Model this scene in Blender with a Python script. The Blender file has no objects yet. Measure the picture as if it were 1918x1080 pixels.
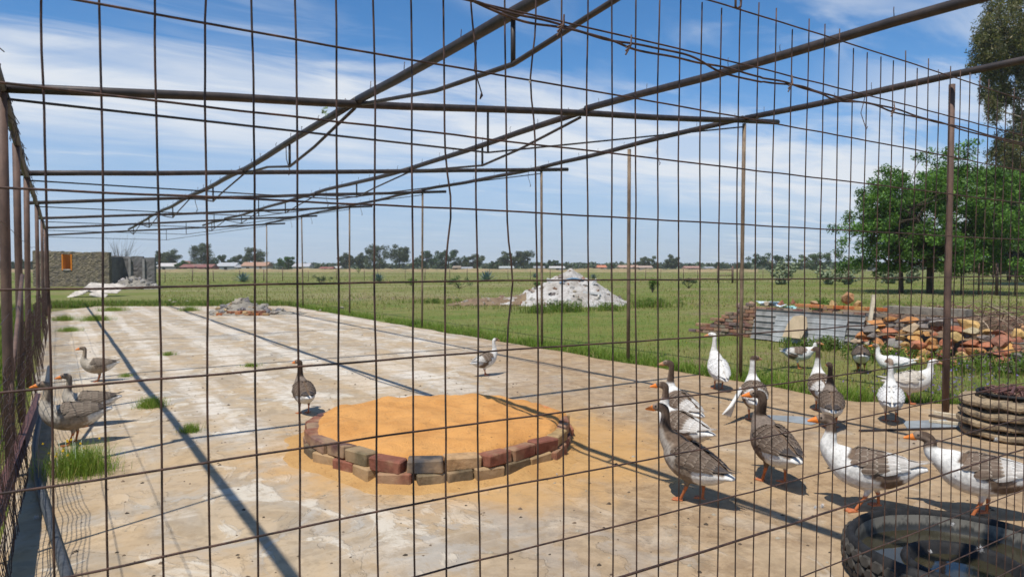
import bpy, bmesh, math, random
import numpy as np
from mathutils import Vector, Matrix, noise as mnoise

random.seed(7)
RNG = np.random.default_rng(11)
SC = bpy.context.scene
COL = SC.collection
pi = math.pi

# ------------------------------------------------------------------ camera
W, H, F = 1918, 1080, 1310.0
PSI = math.radians(33.0)
HC = 1.6
PIT = math.atan(40 / F)
fw = np.array([math.sin(PSI) * math.cos(PIT), math.cos(PSI) * math.cos(PIT), -math.sin(PIT)])
rt = np.array([math.cos(PSI), -math.sin(PSI), 0.0])
up = np.cross(rt, fw)
CAM = np.array([0, 0, HC])


def ray(x, y): return fw + rt * (x - 959) / F - up * (y - 540) / F
def G(x, y, z=0.0):
    d = ray(x, y); return CAM + d * ((z - HC) / d[2])
def PY(x, y, Y):
    d = ray(x, y); return CAM + d * (Y / d[1])
def PX(x, y, X):
    d = ray(x, y); return CAM + d * (X / d[0])
def PD(x, y, D):
    return CAM + ray(x, y) * D


cam = bpy.data.cameras.new('camera')
cam.sensor_width = 36.0
cam.lens = 36.0 * F / W
cam.clip_start = 0.05
cam.clip_end = 20000
cam.dof.use_dof = True
cam.dof.focus_distance = 1.35
cam.dof.aperture_fstop = cam.lens / 1.9
camo = bpy.data.objects.new('camera', cam)
COL.objects.link(camo)
m = Matrix((( rt[0], up[0], -fw[0]), (rt[1], up[1], -fw[1]), (rt[2], up[2], -fw[2])))
camo.matrix_world = Matrix.Translation((0, 0, HC)) @ m.to_4x4()
SC.camera = camo

# ------------------------------------------------------------------ light
SUNV = Vector((-0.45, -0.20, 1.0)).normalized()
sun_el = math.asin(SUNV.z)
sun_rot = math.atan2(SUNV.x, SUNV.y)
sl = bpy.data.lights.new('sun', 'SUN')
sl.energy = 5.0
sl.angle = math.radians(0.53)
sl.color = (1.0, 0.965, 0.905)
so = bpy.data.objects.new('sun', sl)
COL.objects.link(so)
so.rotation_euler = (-SUNV).to_track_quat('-Z', 'Y').to_euler()
so.location = (-20, -10, 40)

SC.view_settings.view_transform = 'Standard'
SC.view_settings.look = 'None'
SC.view_settings.gamma = 1.0
SC.view_settings.exposure = 0.0
SC.cycles.use_denoising = True
SC.cycles.max_bounces = 6
SC.cycles.volume_bounces = 1
SC.cycles.transparent_max_bounces = 6
SC.cycles.caustics_reflective = False
SC.cycles.caustics_refractive = False
SC.cycles.sample_clamp_indirect = 6.0


# ------------------------------------------------------------------ node helpers
def setin(nt, s, v):
    if isinstance(v, bpy.types.NodeSocket): nt.links.new(v, s)
    else:
        if hasattr(s.default_value, '__len__') and not isinstance(v, (tuple, list)): v = (v,) * len(s.default_value)
        if hasattr(s.default_value, '__len__') and len(s.default_value) == 4 and len(v) == 3: v = tuple(v) + (1.0,)
        s.default_value = v
def nd(nt, typ, ins=None, **props):
    n = nt.nodes.new(typ)
    for k, v in props.items(): setattr(n, k, v)
    for k, v in (ins or {}).items(): setin(nt, n.inputs[k], v)
    return n
def math_(nt, op, a, b=0.0, clamp=False):
    n = nd(nt, 'ShaderNodeMath', operation=op, use_clamp=clamp)
    setin(nt, n.inputs[0], a); setin(nt, n.inputs[1], b); return n.outputs[0]
def mix(nt, fac, a, b, blend='MIX'):
    n = nd(nt, 'ShaderNodeMix', data_type='RGBA', blend_type=blend)
    setin(nt, n.inputs[0], fac); setin(nt, n.inputs[6], a); setin(nt, n.inputs[7], b); return n.outputs[2]
def sstep(nt, v, lo, hi, a=0.0, b=1.0):
    n = nd(nt, 'ShaderNodeMapRange', interpolation_type='SMOOTHSTEP', clamp=True)
    for i, q in enumerate((v, lo, hi, a, b)): setin(nt, n.inputs[i], q)
    return n.outputs[0]
def noise(nt, vec, scale, detail=4, rough=0.55, dist=0.0):
    n = nd(nt, 'ShaderNodeTexNoise', {'Scale': scale, 'Detail': detail, 'Roughness': rough, 'Distortion': dist})
    if vec is not None: nt.links.new(vec, n.inputs['Vector'])
    return n.outputs[0]
def mapping(nt, vec, scale=(1, 1, 1), rot=(0, 0, 0), loc=(0, 0, 0)):
    n = nd(nt, 'ShaderNodeMapping', {'Scale': scale, 'Rotation': rot, 'Location': loc})
    nt.links.new(vec, n.inputs['Vector']); return n.outputs[0]
def coord(nt, which='Object'):
    return nd(nt, 'ShaderNodeTexCoord').outputs[which]
def new_mat(name, rough=0.8, spec=0.3, metal=0.0):
    m = bpy.data.materials.new(name); m.use_nodes = True
    nt = m.node_tree; b = nt.nodes['Principled BSDF']
    b.inputs['Roughness'].default_value = rough
    b.inputs['Specular IOR Level'].default_value = spec
    b.inputs['Metallic'].default_value = metal
    return m, nt, b
def bump(nt, b, h, strength=0.4, dist=0.01):
    n = nd(nt, 'ShaderNodeBump', {'Height': h, 'Strength': strength, 'Distance': dist})
    nt.links.new(n.outputs[0], b.inputs['Normal'])


# ------------------------------------------------------------------ world
wld = bpy.data.worlds.new('World'); SC.world = wld; wld.use_nodes = True
nt = wld.node_tree
bg = nt.nodes['Background']
sky = nd(nt, 'ShaderNodeTexSky', sky_type='NISHITA')
sky.sun_disc = False
sky.sun_elevation = sun_el
sky.sun_rotation = sun_rot
sky.altitude = 1400
sky.air_density = 1.0
sky.dust_density = 0.9
sky.ozone_density = 2.2
dirv = coord(nt, 'Generated')
sep = nd(nt, 'ShaderNodeSeparateXYZ', {0: dirv})
zz = math_(nt, 'ADD', math_(nt, 'MAXIMUM', sep.outputs[2], 0.0), 0.05)
px = math_(nt, 'DIVIDE', sep.outputs[0], zz)
py = math_(nt, 'DIVIDE', sep.outputs[1], zz)
pv = nd(nt, 'ShaderNodeCombineXYZ', {0: px, 1: py, 2: 0.0}).outputs[0]
# streaky cirrus, drawn out along one wind direction
st = mapping(nt, pv, scale=(0.55, 1.5, 1), rot=(0, 0, math.radians(12)))
n1 = noise(nt, st, 1.1, 6, 0.62, 0.7)
n2 = noise(nt, mapping(nt, pv, scale=(0.75, 1.7, 1), rot=(0, 0, math.radians(14))), 1.3, 5, 0.55, 0.6)
n3 = noise(nt, mapping(nt, pv, scale=(0.35, 0.8, 1), loc=(3.3, 1.7, 0)), 0.8, 3, 0.5)
# a broad bank that starts north of a line across the sky
bank = math_(nt, 'SUBTRACT', math_(nt, 'ADD', math_(nt, 'MULTIPLY', px, 0.16), py), 2.95)
bank = math_(nt, 'ADD', bank, math_(nt, 'MULTIPLY', math_(nt, 'SUBTRACT', n1, 0.5), 2.3))
bankm = math_(nt, 'MULTIPLY', sstep(nt, bank, -0.30, 0.55), sstep(nt, math_(nt, 'ADD', py, math_(nt, 'MULTIPLY', n1, 2.0)), 6.4, 4.7, 0.22, 1.0))
wisp = sstep(nt, n2, 0.47, 0.75)
cl = math_(nt, 'MULTIPLY', bankm, math_(nt, 'ADD', math_(nt, 'MULTIPLY', sstep(nt, n2, 0.32, 0.60), 0.48), 0.54))
far = sstep(nt, n3, 0.34, 0.60)
east = sstep(nt, math_(nt, 'SUBTRACT', px, py), 0.7, 1.9)
east = math_(nt, 'MULTIPLY', east, sstep(nt, math_(nt, 'ADD', n1, math_(nt, 'MULTIPLY', n2, 0.4)), 0.58, 0.86))
cl = math_(nt, 'MAXIMUM', cl, math_(nt, 'MULTIPLY', east, 0.75))
cl = math_(nt, 'MAXIMUM', cl, math_(nt, 'MULTIPLY', math_(nt, 'MULTIPLY', wisp, far), 0.55))
skyc = sky.outputs[0]
hsv = nd(nt, 'ShaderNodeHueSaturation', {'Hue': 0.5, 'Saturation': 1.3, 'Value': 1.46, 'Fac': 1.0, 'Color': skyc})
hz = sstep(nt, sep.outputs[2], -0.02, 0.30, 0.88, 0.0)
base = mix(nt, hz, hsv.outputs[0], (3.0, 4.25, 6.6))
cc = mix(nt, math_(nt, 'MULTIPLY', cl, 0.97, True), base, (7.6, 8.1, 8.8))
nt.links.new(cc, bg.inputs['Color'])
bg.inputs['Strength'].default_value = 0.10


# ------------------------------------------------------------------ mesh helpers
def npmesh(name, V, faces, cols=None, mats=None, smooth=False):
    me = bpy.data.meshes.new(name)
    V = np.asarray(V, dtype=np.float32)
    if isinstance(faces, np.ndarray):
        k = faces.shape[1]; nf = len(faces)
        me.vertices.add(len(V)); me.vertices.foreach_set('co', V.ravel())
        me.loops.add(nf * k); me.loops.foreach_set('vertex_index', faces.astype(np.int32).ravel())
        me.polygons.add(nf)
        me.polygons.foreach_set('loop_start', np.arange(0, nf * k, k, dtype=np.int32))
        me.update(calc_edges=True)
    else:
        me.from_pydata([tuple(map(float, v)) for v in V], [], faces); me.update()
    if cols is not None:
        a = me.color_attributes.new('Col', 'FLOAT_COLOR', 'POINT')
        c = np.ones((len(V), 4), dtype=np.float32); c[:, :3] = cols
        a.data.foreach_set('color', c.ravel())
    for mm in (mats or []): me.materials.append(mm)
    if smooth: me.polygons.foreach_set('use_smooth', np.ones(len(me.polygons), dtype=bool))
    return me


def link(name, me, parent=None, loc=None, rot=None, color=None):
    o = bpy.data.objects.new(name, me); COL.objects.link(o)
    if parent is not None: o.parent = parent
    if loc is not None: o.location = tuple(map(float, loc))
    if rot is not None: o.rotation_euler = rot
    if color is not None: o.color = (*color, 1.0)
    return o
def tag(o, label, cat, group=None):
    o['label'] = label; o['category'] = cat
    if group: o['group'] = group
    return o
def thing(name, label, cat, loc=(0, 0, 0), rz=0.0, group=None):
    o = bpy.data.objects.new(name, None); COL.objects.link(o)
    o.empty_display_size = 0.1
    o.location = tuple(map(float, loc)); o.rotation_euler = (0, 0, rz)
    return tag(o, label, cat, group)


class MB:
    """collects shapes for one mesh"""
    def __init__(s): s.v = []; s.f = []; s.c = []; s.col = (1, 1, 1)
    def add(s, V, Fc, col=None):
        n = len(s.v); s.v.extend([tuple(map(float, p)) for p in V]); s.f.extend([tuple(i + n for i in f) for f in Fc])
        s.c.extend([col or s.col] * len(V))
    def box(s, c, size, R=None, col=None):
        hx, hy, hz = [q / 2 for q in size]
        V = [Vector((x, y, z)) for x in (-hx, hx) for y in (-hy, hy) for z in (-hz, hz)]
        if R is not None: V = [R @ v for v in V]
        V = [v + Vector(tuple(map(float, c))) for v in V]
        s.add(V, [(0, 1, 3, 2), (4, 6, 7, 5), (0, 4, 5, 1), (2, 3, 7, 6), (0, 2, 6, 4), (1, 5, 7, 3)], col)
    def tube(s, P, r, n=6, cap=True, col=None):
        P = [Vector(tuple(map(float, p))) for p in P]
        k = len(P); rr = r if hasattr(r, '__len__') else [r] * k
        t0 = (P[1] - P[0]).normalized()
        ref = Vector((0, 0, 1)) if abs(t0.z) < 0.9 else Vector((1, 0, 0))
        u = t0.cross(ref).normalized()
        V = []
        for i in range(k):
            t = (P[min(i + 1, k - 1)] - P[max(i - 1, 0)])
            if t.length < 1e-9: t = t0
            t.normalize()
            u = (u - t * u.dot(t)); u.normalize(); w = t.cross(u)
            for j in range(n):
                a = 2 * pi * j / n
                V.append(P[i] + (u * math.cos(a) + w * math.sin(a)) * rr[i])
        Fc = [(i * n + j, i * n + (j + 1) % n, (i + 1) * n + (j + 1) % n, (i + 1) * n + j) for i in range(k - 1) for j in range(n)]
        if cap: Fc += [tuple(range(n))[::-1], tuple((k - 1) * n + j for j in range(n))]
        s.add(V, Fc, col)
    def lathe(s, prof, n=48, c=(0, 0, 0), col=None, closed=False, wob=0.0, seed=0):
        V = []
        for i in range(n):
            a = 2 * pi * i / n
            for (r, z) in prof:
                q = 1 + wob * mnoise.noise(Vector((math.cos(a) * 2 + seed, math.sin(a) * 2, z * 5)))
                V.append((c[0] + r * q * math.cos(a), c[1] + r * q * math.sin(a), c[2] + z + wob * .3 * mnoise.noise(Vector((math.cos(a) * 3, math.sin(a) * 3 + seed, r)))))
        k = len(prof); Fc = []
        for i in range(n):
            for j in range(k if closed else k - 1):
                j2 = (j + 1) % k
                Fc.append((i * k + j, ((i + 1) % n) * k + j, ((i + 1) % n) * k + j2, i * k + j2))
        s.add(V, Fc, col)
    def me(s, name, mat=None, smooth=False, colors=False):
        return npmesh(name, np.array(s.v), s.f, np.array(s.c) if colors else None, [mat] if mat else None, smooth)
    def build(s, name, mat=None, parent=None, smooth=False, colors=False, loc=None, rot=None, color=None):
        return link(name, s.me(name, mat, smooth, colors), parent, loc, rot, color)


def cvar(c, a=.2):
    k = random.uniform(1 - a, 1 + a); return [q * k * random.uniform(.97, 1.03) for q in c]


def crom(P, n):
    """Catmull-Rom through rows of P (any dims), n samples per span"""
    P = np.asarray(P, float); out = []
    Q = np.vstack([2 * P[0] - P[1], P, 2 * P[-1] - P[-2]])
    for i in range(1, len(Q) - 2):
        for t in np.linspace(0, 1, n, endpoint=False):
            a, b, c, d = Q[i - 1], Q[i], Q[i + 1], Q[i + 2]
            out.append(0.5 * (2 * b + (c - a) * t + (2 * a - 5 * b + 4 * c - d) * t ** 2 + (3 * b - a - 3 * c + d) * t ** 3))
    out.append(P[-1]); return np.array(out)


# ------------------------------------------------------------------ materials
def objcol_mat(name, rough=0.9, nscale=9.0, var=0.35, bumpk=0.4, bd=0.01, dust=None, dk=0.65):
    """colour from the object's own colour with grain, wear and fine relief"""
    m, nt, b = new_mat(name, rough, 0.2)
    oi = nd(nt, 'ShaderNodeObjectInfo')
    v = nd(nt, 'ShaderNodeVectorMath', {0: coord(nt), 1: nd(nt, 'ShaderNodeVectorMath', {0: oi.outputs['Location'], 1: (7.3, 3.1, 5.7)}, operation='MULTIPLY').outputs[0]}, operation='ADD').outputs[0]
    n_ = noise(nt, v, nscale, 5, 0.65)
    n2_ = noise(nt, v, nscale * 0.3, 3, 0.5)
    c = mix(nt, sstep(nt, n_, 0.3, 0.75), oi.outputs['Color'], mix(nt, 1.0, oi.outputs['Color'], (1 - var,) * 3, 'MULTIPLY'))
    c = mix(nt, sstep(nt, n2_, 0.42, 0.66, 0, dk), c, dust or mix(nt, 0.5, oi.outputs['Color'], (0.30, 0.24, 0.17)))
    setin(nt, b.inputs['Base Color'], c)
    bump(nt, b, n_, bumpk, bd)
    return m

def steel_mat(name, dark, light, nscale=14, rough=0.65, metal=0.25):
    m, nt, b = new_mat(name, rough, 0.4, metal)
    v = coord(nt)
    n_ = noise(nt, mapping(nt, v, (1, 1, 0.5)), nscale, 5, 0.7)
    c = mix(nt, sstep(nt, n_, 0.35, 0.7), dark, light)
    setin(nt, b.inputs['Base Color'], c); bump(nt, b, n_, 0.3, 0.003)
    return m

M = {}
M['wire'] = steel_mat('rusty_wire', (0.034, 0.021, 0.017), (0.12, 0.062, 0.042), 60, 0.6, 0.2)
M['pipe'] = steel_mat('brown_pipe', (0.030, 0.024, 0.022), (0.062, 0.045, 0.037), 9, 0.55, 0.2)
M['post'] = steel_mat('rusted_post', (0.10, 0.066, 0.042), (0.24, 0.17, 0.105), 7, 0.7, 0.1)
M['darkpost'] = steel_mat('dark_brown_post', (0.085, 0.052, 0.04), (0.17, 0.10, 0.07), 7, 0.7, 0.1)
M['redsteel'] = steel_mat('red_brown_steel', (0.10, 0.04, 0.032), (0.16, 0.075, 0.055), 12, 0.6, 0.1)
M['brick'] = objcol_mat('old_brick', 0.95, 13, 0.45, 0.9, 0.010, (0.37, 0.25, 0.14))
M['stone'] = objcol_mat('field_stone', 0.9, 7, 0.45, 0.8, 0.02, None, 0.35)
M['paint'] = objcol_mat('flat_colour', 0.85, 2.0, 0.2, 0.15, 0.01)

def colattr_mat(name, rough=0.7, trans=0.0, nscale=0, bumpk=0.0, var=0.3, spec=0.2, bd=0.003):
    m, nt, b = new_mat(name, rough, spec)
    a = nd(nt, 'ShaderNodeAttribute', attribute_name='Col')
    c = a.outputs['Color']
    if nscale:
        n_ = noise(nt, coord(nt), nscale, 4, 0.6)
        c = mix(nt, sstep(nt, n_, 0.35, 0.75, 0, var), c, (0.02, 0.02, 0.01), 'MIX') if var < 0 else mix(nt, sstep(nt, n_, 0.35, 0.7, 0, 1), c, mix(nt, 1.0, c, (1 - var,) * 3, 'MULTIPLY'))
        if bumpk: bump(nt, b, n_, bumpk, bd)
    setin(nt, b.inputs['Base Color'], c)
    if trans:
        t = nd(nt, 'ShaderNodeBsdfTranslucent')
        setin(nt, t.inputs['Color'], mix(nt, 1.0, c, (1.15, 1.25, 0.6), 'MULTIPLY'))
        ms = nd(nt, 'ShaderNodeMixShader', {0: trans})
        nt.links.new(b.outputs[0], ms.inputs[1]); nt.links.new(t.outputs[0], ms.inputs[2])
        nt.links.new(ms.outputs[0], nt.nodes['Material Output'].inputs['Surface'])
    return m
M['leaf'] = colattr_mat('leaves', 0.55, 0.35, spec=0.35)
M['grass'] = colattr_mat('grass_blades', 0.6, 0.35)
M['farleaf'] = colattr_mat('far_leaves', 0.8, 0.15)
M['plume'] = colattr_mat('goose_plumage', 0.85, 0.0, 42, 0.45, 0.28, 0.1, 0.004)
M['feather'] = colattr_mat('goose_feathers', 0.7, 0.0, 90, 0.2, 0.18, 0.2)
M['plain'] = colattr_mat('vertex_colour', 0.8, 0.0, 6, 0.2, 0.3)

def simple(name, col, rough=0.6, nscale=20, var=0.4, bumpk=0.3, bd=0.004, spec=0.3, metal=0.0):
    m, nt, b = new_mat(name, rough, spec, metal)
    n_ = noise(nt, coord(nt), nscale, 5, 0.6)
    setin(nt, b.inputs['Base Color'], mix(nt, sstep(nt, n_, 0.35, 0.7), col, tuple(q * (1 - var) for q in col)))
    bump(nt, b, n_, bumpk, bd); return m
M['bill'] = simple('goose_bill', (0.78, 0.22, 0.035), 0.45, 60, 0.2, 0.1)
M['foot'] = simple('goose_foot', (0.50, 0.16, 0.06), 0.6, 60, 0.3, 0.3)
M['eye'] = simple('goose_eye', (0.012, 0.01, 0.01), 0.15, 5, 0.1, 0.0)
M['bark'] = simple('bark', (0.075, 0.055, 0.04), 0.9, 6, 0.5, 0.8, 0.03)
M['rubber'] = simple('tyre_rubber', (0.022, 0.021, 0.020), 0.65, 22, 0.5, 0.4, 0.006, 0.2)
M['hose'] = simple('grey_pvc_hose', (0.075, 0.08, 0.085), 0.55, 30, 0.4, 0.2)
M['timber'] = simple('pale_timber', (0.62, 0.52, 0.37), 0.8, 25, 0.3, 0.3)
M['beigeboard'] = simple('beige_board', (0.55, 0.42, 0.27), 0.85, 6, 0.2, 0.2)
M['galv'] = simple('galvanised_sheet', (0.27, 0.26, 0.24), 0.9, 5, 0.4, 0.15, 0.004, 0.2, 0.0)
M['greymetal'] = simple('dull_grey_sheet', (0.27, 0.29, 0.295), 0.8, 4, 0.3, 0.1)
M['whitesheet'] = simple('whitewashed_sheet', (0.56, 0.50, 0.42), 0.85, 2.5, 0.45, 0.3, 0.02)
M['concrete_old'] = simple('weathered_concrete', (0.27, 0.23, 0.18), 0.95, 8, 0.45, 0.6, 0.01)

def tyredust():
    m, nt, b = new_mat('dusty_old_rubber', 0.9, 0.2)
    v = coord(nt)
    n_ = noise(nt, v, 6, 5, 0.65); n2_ = noise(nt, mapping(nt, v, (1, 1, 3)), 28, 4, 0.7)
    c = mix(nt, sstep(nt, n_, 0.30, 0.62), (0.035, 0.03, 0.026), (0.34, 0.25, 0.15))
    c = mix(nt, sstep(nt, n2_, 0.52, 0.72), c, (0.06, 0.048, 0.036))
    setin(nt, b.inputs['Base Color'], c); bump(nt, b, n2_, 0.9, 0.015); return m
M['tyredust'] = tyredust()

def tyrewet():
    m, nt, b = new_mat('tyre_inside_scum', 0.45, 0.4)
    v = coord(nt)
    sp = nd(nt, 'ShaderNodeSeparateXYZ', {0: v})
    n_ = noise(nt, mapping(nt, v, (14, 14, 2.5)), 1.6, 4, 0.7)
    f = sstep(nt, math_(nt, 'ADD', sp.outputs[2], math_(nt, 'MULTIPLY', n_, 0.10)), 0.16, 0.19)
    c = mix(nt, f, (0.03, 0.03, 0.026), (0.17, 0.155, 0.125))
    c = mix(nt, sstep(nt, noise(nt, v, 30, 3), 0.5, 0.7, 0, 0.6), c, (0.035, 0.034, 0.033))
    setin(nt, b.inputs['Base Color'], c); bump(nt, b, n_, 0.4, 0.006); return m
M['tyrewet'] = tyrewet()

def water():
    m, nt, b = new_mat('murky_water', 0.04, 0.5)
    n_ = noise(nt, coord(nt), 5, 3)
    setin(nt, b.inputs['Base Color'], mix(nt, n_, (0.022, 0.020, 0.011), (0.045, 0.038, 0.02)))
    bump(nt, b, noise(nt, coord(nt), 9, 2), 0.05, 0.01); return m
M['water'] = water()

def sand(name='orange_sand', col=(0.57, 0.282, 0.088)):
    m, nt, b = new_mat(name, 0.95, 0.15)
    v = coord(nt)
    a = noise(nt, v, 3.0, 5, 0.6); f_ = noise(nt, v, 60, 4, 0.7); g_ = noise(nt, v, 15, 3, 0.6)
    c = mix(nt, sstep(nt, a, 0.35, 0.7), col, tuple(q * k for q, k in zip(col, (0.85, 0.80, 0.75))))
    c = mix(nt, sstep(nt, g_, 0.58, 0.72, 0, 0.5), c, (0.34, 0.18, 0.065))
    c = mix(nt, sstep(nt, noise(nt, v, 34, 3, 0.6), 0.66, 0.70, 0, 0.8), c, (0.15, 0.085, 0.04))
    setin(nt, b.inputs['Base Color'], c)
    h = math_(nt, 'ADD', math_(nt, 'MULTIPLY', g_, 0.7), math_(nt, 'MULTIPLY', f_, 0.3))
    bump(nt, b, h, 0.9, 0.025); return m
M['sand'] = sand()

RING = (2.92, 5.68)
def slabmat():
    m, nt, b = new_mat('stained_concrete', 0.9, 0.2)
    v = coord(nt)
    sp = nd(nt, 'ShaderNodeSeparateXYZ', {0: v}); X, Y = sp.outputs[0], sp.outputs[1]
    big = noise(nt, v, 0.45, 4, 0.55, 0.4)
    mid = noise(nt, v, 1.7, 6, 0.62, 0.6)
    lay = noise(nt, mapping(nt, v, (1.0, 0.75, 1), loc=(4, 9, 0)), 1.15, 7, 0.58, 1.1)
    fine = noise(nt, v, 26, 5, 0.7)
    spk = noise(nt, v, 9, 3, 0.6)
    strk = noise(nt, mapping(nt, v, (2.4, 0.16, 1)), 1.0, 5, 0.6, 0.25)
    strk2 = noise(nt, mapping(nt, v, (0.5, 5.0, 1), loc=(2, 2, 0)), 1.0, 5, 0.65)
    c = mix(nt, sstep(nt, mid, 0.35, 0.65), (0.47, 0.365, 0.24), (0.35, 0.295, 0.225))
    # bare grey skins with crisp flaking borders
    c = mix(nt, sstep(nt, lay, 0.53, 0.565, 0, 0.9), c, (0.37, 0.35, 0.31))
    lay2 = noise(nt, mapping(nt, v, (1.6, 1.1, 1), loc=(1, 3, 0)), 1.7, 7, 0.6, 0.9)
    c = mix(nt, sstep(nt, lay2, 0.55, 0.61, 0, 0.85), c, (0.58, 0.53, 0.44))
    c = mix(nt, sstep(nt, lay2, 0.46, 0.40, 0, 0.6), c, (0.31, 0.245, 0.165))
    # lime-white lengthwise lanes, broken up
    lane = nd(nt, 'ShaderNodeTexWave', {'Scale': 0.31, 'Distortion': 1.6, 'Detail': 4, 'Detail Scale': 0.9, 'Detail Roughness': 0.65}, wave_type='BANDS', bands_direction='X')
    nt.links.new(mapping(nt, v, (1, 0.35, 1)), lane.inputs['Vector'])
    lv = math_(nt, 'ADD', math_(nt, 'MULTIPLY', lane.outputs[0], 0.13), math_(nt, 'ADD', math_(nt, 'MULTIPLY', strk, 0.62), math_(nt, 'MULTIPLY', mid, 0.38)))
    lf = math_(nt, 'MULTIPLY', sstep(nt, lv, 0.53, 0.68), sstep(nt, Y, 4.5, 9.0, 0.15, 1.0))
    lf = math_(nt, 'MULTIPLY', lf, sstep(nt, strk2, 0.36, 0.58, 0.25, 1.0))
    c = mix(nt, math_(nt, 'MULTIPLY', lf, 0.9), c, (0.66, 0.61, 0.53))
    c = mix(nt, sstep(nt, math_(nt, 'ADD', math_(nt, 'MULTIPLY', mid, 0.4), math_(nt, 'MULTIPLY', strk2, 0.6)), 0.54, 0.64, 0, 0.6), c, (0.60, 0.53, 0.43))
    c = mix(nt, sstep(nt, math_(nt, 'ADD', math_(nt, 'MULTIPLY', spk, 0.4), math_(nt, 'MULTIPLY', strk2, 0.6)), 0.45, 0.36, 0, 0.5), c, (0.29, 0.225, 0.15))
    # windblown sand films
    sf = math_(nt, 'MULTIPLY', sstep(nt, math_(nt, 'ADD', math_(nt, 'MULTIPLY', big, 0.6), math_(nt, 'MULTIPLY', lay, 0.5)), 0.51, 0.62), sstep(nt, Y, 3.0, 15.0, 0.78, 0.22))
    c = mix(nt, sf, c, (0.48, 0.335, 0.18))
    c = mix(nt, sstep(nt, spk, 0.56, 0.62, 0, 0.35), c, (0.30, 0.22, 0.13))
    # brown trodden dirt towards the trough corner and the fence line
    dirt = math_(nt, 'MULTIPLY', sstep(nt, math_(nt, 'SUBTRACT', X, math_(nt, 'MULTIPLY', Y, 0.55)), -0.9, 1.6), sstep(nt, mid, 0.30, 0.62, 0.45, 0.95))
    clod = noise(nt, v, 7.5, 6, 0.72, 0.3)
    c = mix(nt, math_(nt, 'MULTIPLY', dirt, 0.9), c, mix(nt, sstep(nt, clod, 0.38, 0.62), (0.245, 0.158, 0.082), (0.40, 0.275, 0.155)))
    # sand dust thinning out round the brick ring
    dx = math_(nt, 'SUBTRACT', X, RING[0] + 0.22); dy = math_(nt, 'SUBTRACT', Y, RING[1] - 0.22)
    dd = math_(nt, 'SQRT', math_(nt, 'ADD', math_(nt, 'MULTIPLY', dx, dx), math_(nt, 'MULTIPLY', dy, dy)))
    dn = math_(nt, 'ADD', dd, math_(nt, 'MULTIPLY', math_(nt, 'SUBTRACT', mid, 0.5), 1.6))
    c = mix(nt, sstep(nt, dn, 1.30, 2.1, 0.72, 0.0), c, (0.53, 0.30, 0.10))
    c = mix(nt, sstep(nt, noise(nt, mapping(nt, v, (1, 1, 1), loc=(5, 5, 0)), 4.5, 8, 0.75), 0.50, 0.66, 0, 0.40), c, (0.25, 0.185, 0.115))
    c = mix(nt, sstep(nt, fine, 0.58, 0.72, 0, 0.5), c, (0.20, 0.155, 0.11))
    c = mix(nt, 1.0, c, (0.94, 0.915, 0.88), 'MULTIPLY')
    setin(nt, b.inputs['Base Color'], c)
    h = math_(nt, 'ADD', math_(nt, 'MULTIPLY', sstep(nt, lay, 0.535, 0.55), -0.6), math_(nt, 'MULTIPLY', fine, 0.35))
    h = math_(nt, 'ADD', h, math_(nt, 'MULTIPLY', sstep(nt, lay2, 0.55, 0.61), 0.6))
    h = math_(nt, 'ADD', h, math_(nt, 'MULTIPLY', mid, 0.9))
    h = math_(nt, 'ADD', h, math_(nt, 'MULTIPLY', math_(nt, 'MULTIPLY', clod, dirt), 1.6))
    bump(nt, b, h, 0.7, 0.012); return m
M['slab'] = slabmat()

def groundmat():
    m, nt, b = new_mat('veld_grass_ground', 0.95, 0.1)
    v = coord(nt)
    a = noise(nt, v, 0.09, 5, 0.6, 0.3); c1 = noise(nt, v, 0.6, 6, 0.65); fine = noise(nt, v, 7.0, 5, 0.75)
    st_ = noise(nt, mapping(nt, v, (0.022, 0.07, 1), rot=(0, 0, PSI)), 1.0, 5, 0.6)
    c = mix(nt, sstep(nt, a, 0.35, 0.65), (0.165, 0.175, 0.044), (0.215, 0.195, 0.070))
    c = mix(nt, sstep(nt, c1, 0.42, 0.62, 0, 0.85), c, (0.110, 0.160, 0.028))
    c = mix(nt, sstep(nt, st_, 0.48, 0.66, 0, 0.8), c, (0.27, 0.235, 0.115))
    c = mix(nt, sstep(nt, math_(nt, 'ADD', math_(nt, 'MULTIPLY', c1, 0.5), math_(nt, 'MULTIPLY', a, 0.5)), 0.53, 0.62, 0, 0.75), c, (0.25, 0.175, 0.10))
    c = mix(nt, sstep(nt, fine, 0.35, 0.75), c, mix(nt, 1.0, c, (0.62, 0.66, 0.6), 'MULTIPLY'))
    setin(nt, b.inputs['Base Color'], c); bump(nt, b, fine, 0.8, 0.05); return m
M['ground'] = groundmat()

def ruinmat():
    m, nt, b = new_mat('rough_stone_wall', 0.95, 0.1)
    v = coord(nt)
    vo = nd(nt, 'ShaderNodeTexVoronoi', {'Scale': 5.5, 'Randomness': 1.0}); nt.links.new(mapping(nt, v, (1, 1, 2.4)), vo.inputs['Vector'])
    n_ = noise(nt, v, 2.2, 5, 0.65)
    c = mix(nt, vo.outputs['Color'], (0.13, 0.105, 0.075), (0.27, 0.225, 0.15))
    c = mix(nt, sstep(nt, n_, 0.42, 0.66), c, (0.115, 0.100, 0.085))
    setin(nt, b.inputs['Base Color'], c); bump(nt, b, vo.outputs['Distance'], 0.9, 0.06); return m
M['ruin'] = ruinmat()
M['orange_wall'] = simple('orange_plaster', (0.66, 0.205, 0.015), 0.85, 3, 0.15, 0.1)
M['greyplaster'] = simple('grey_plaster', (0.165, 0.155, 0.145), 0.95, 1.5, 0.35, 0.5, 0.04)

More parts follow.
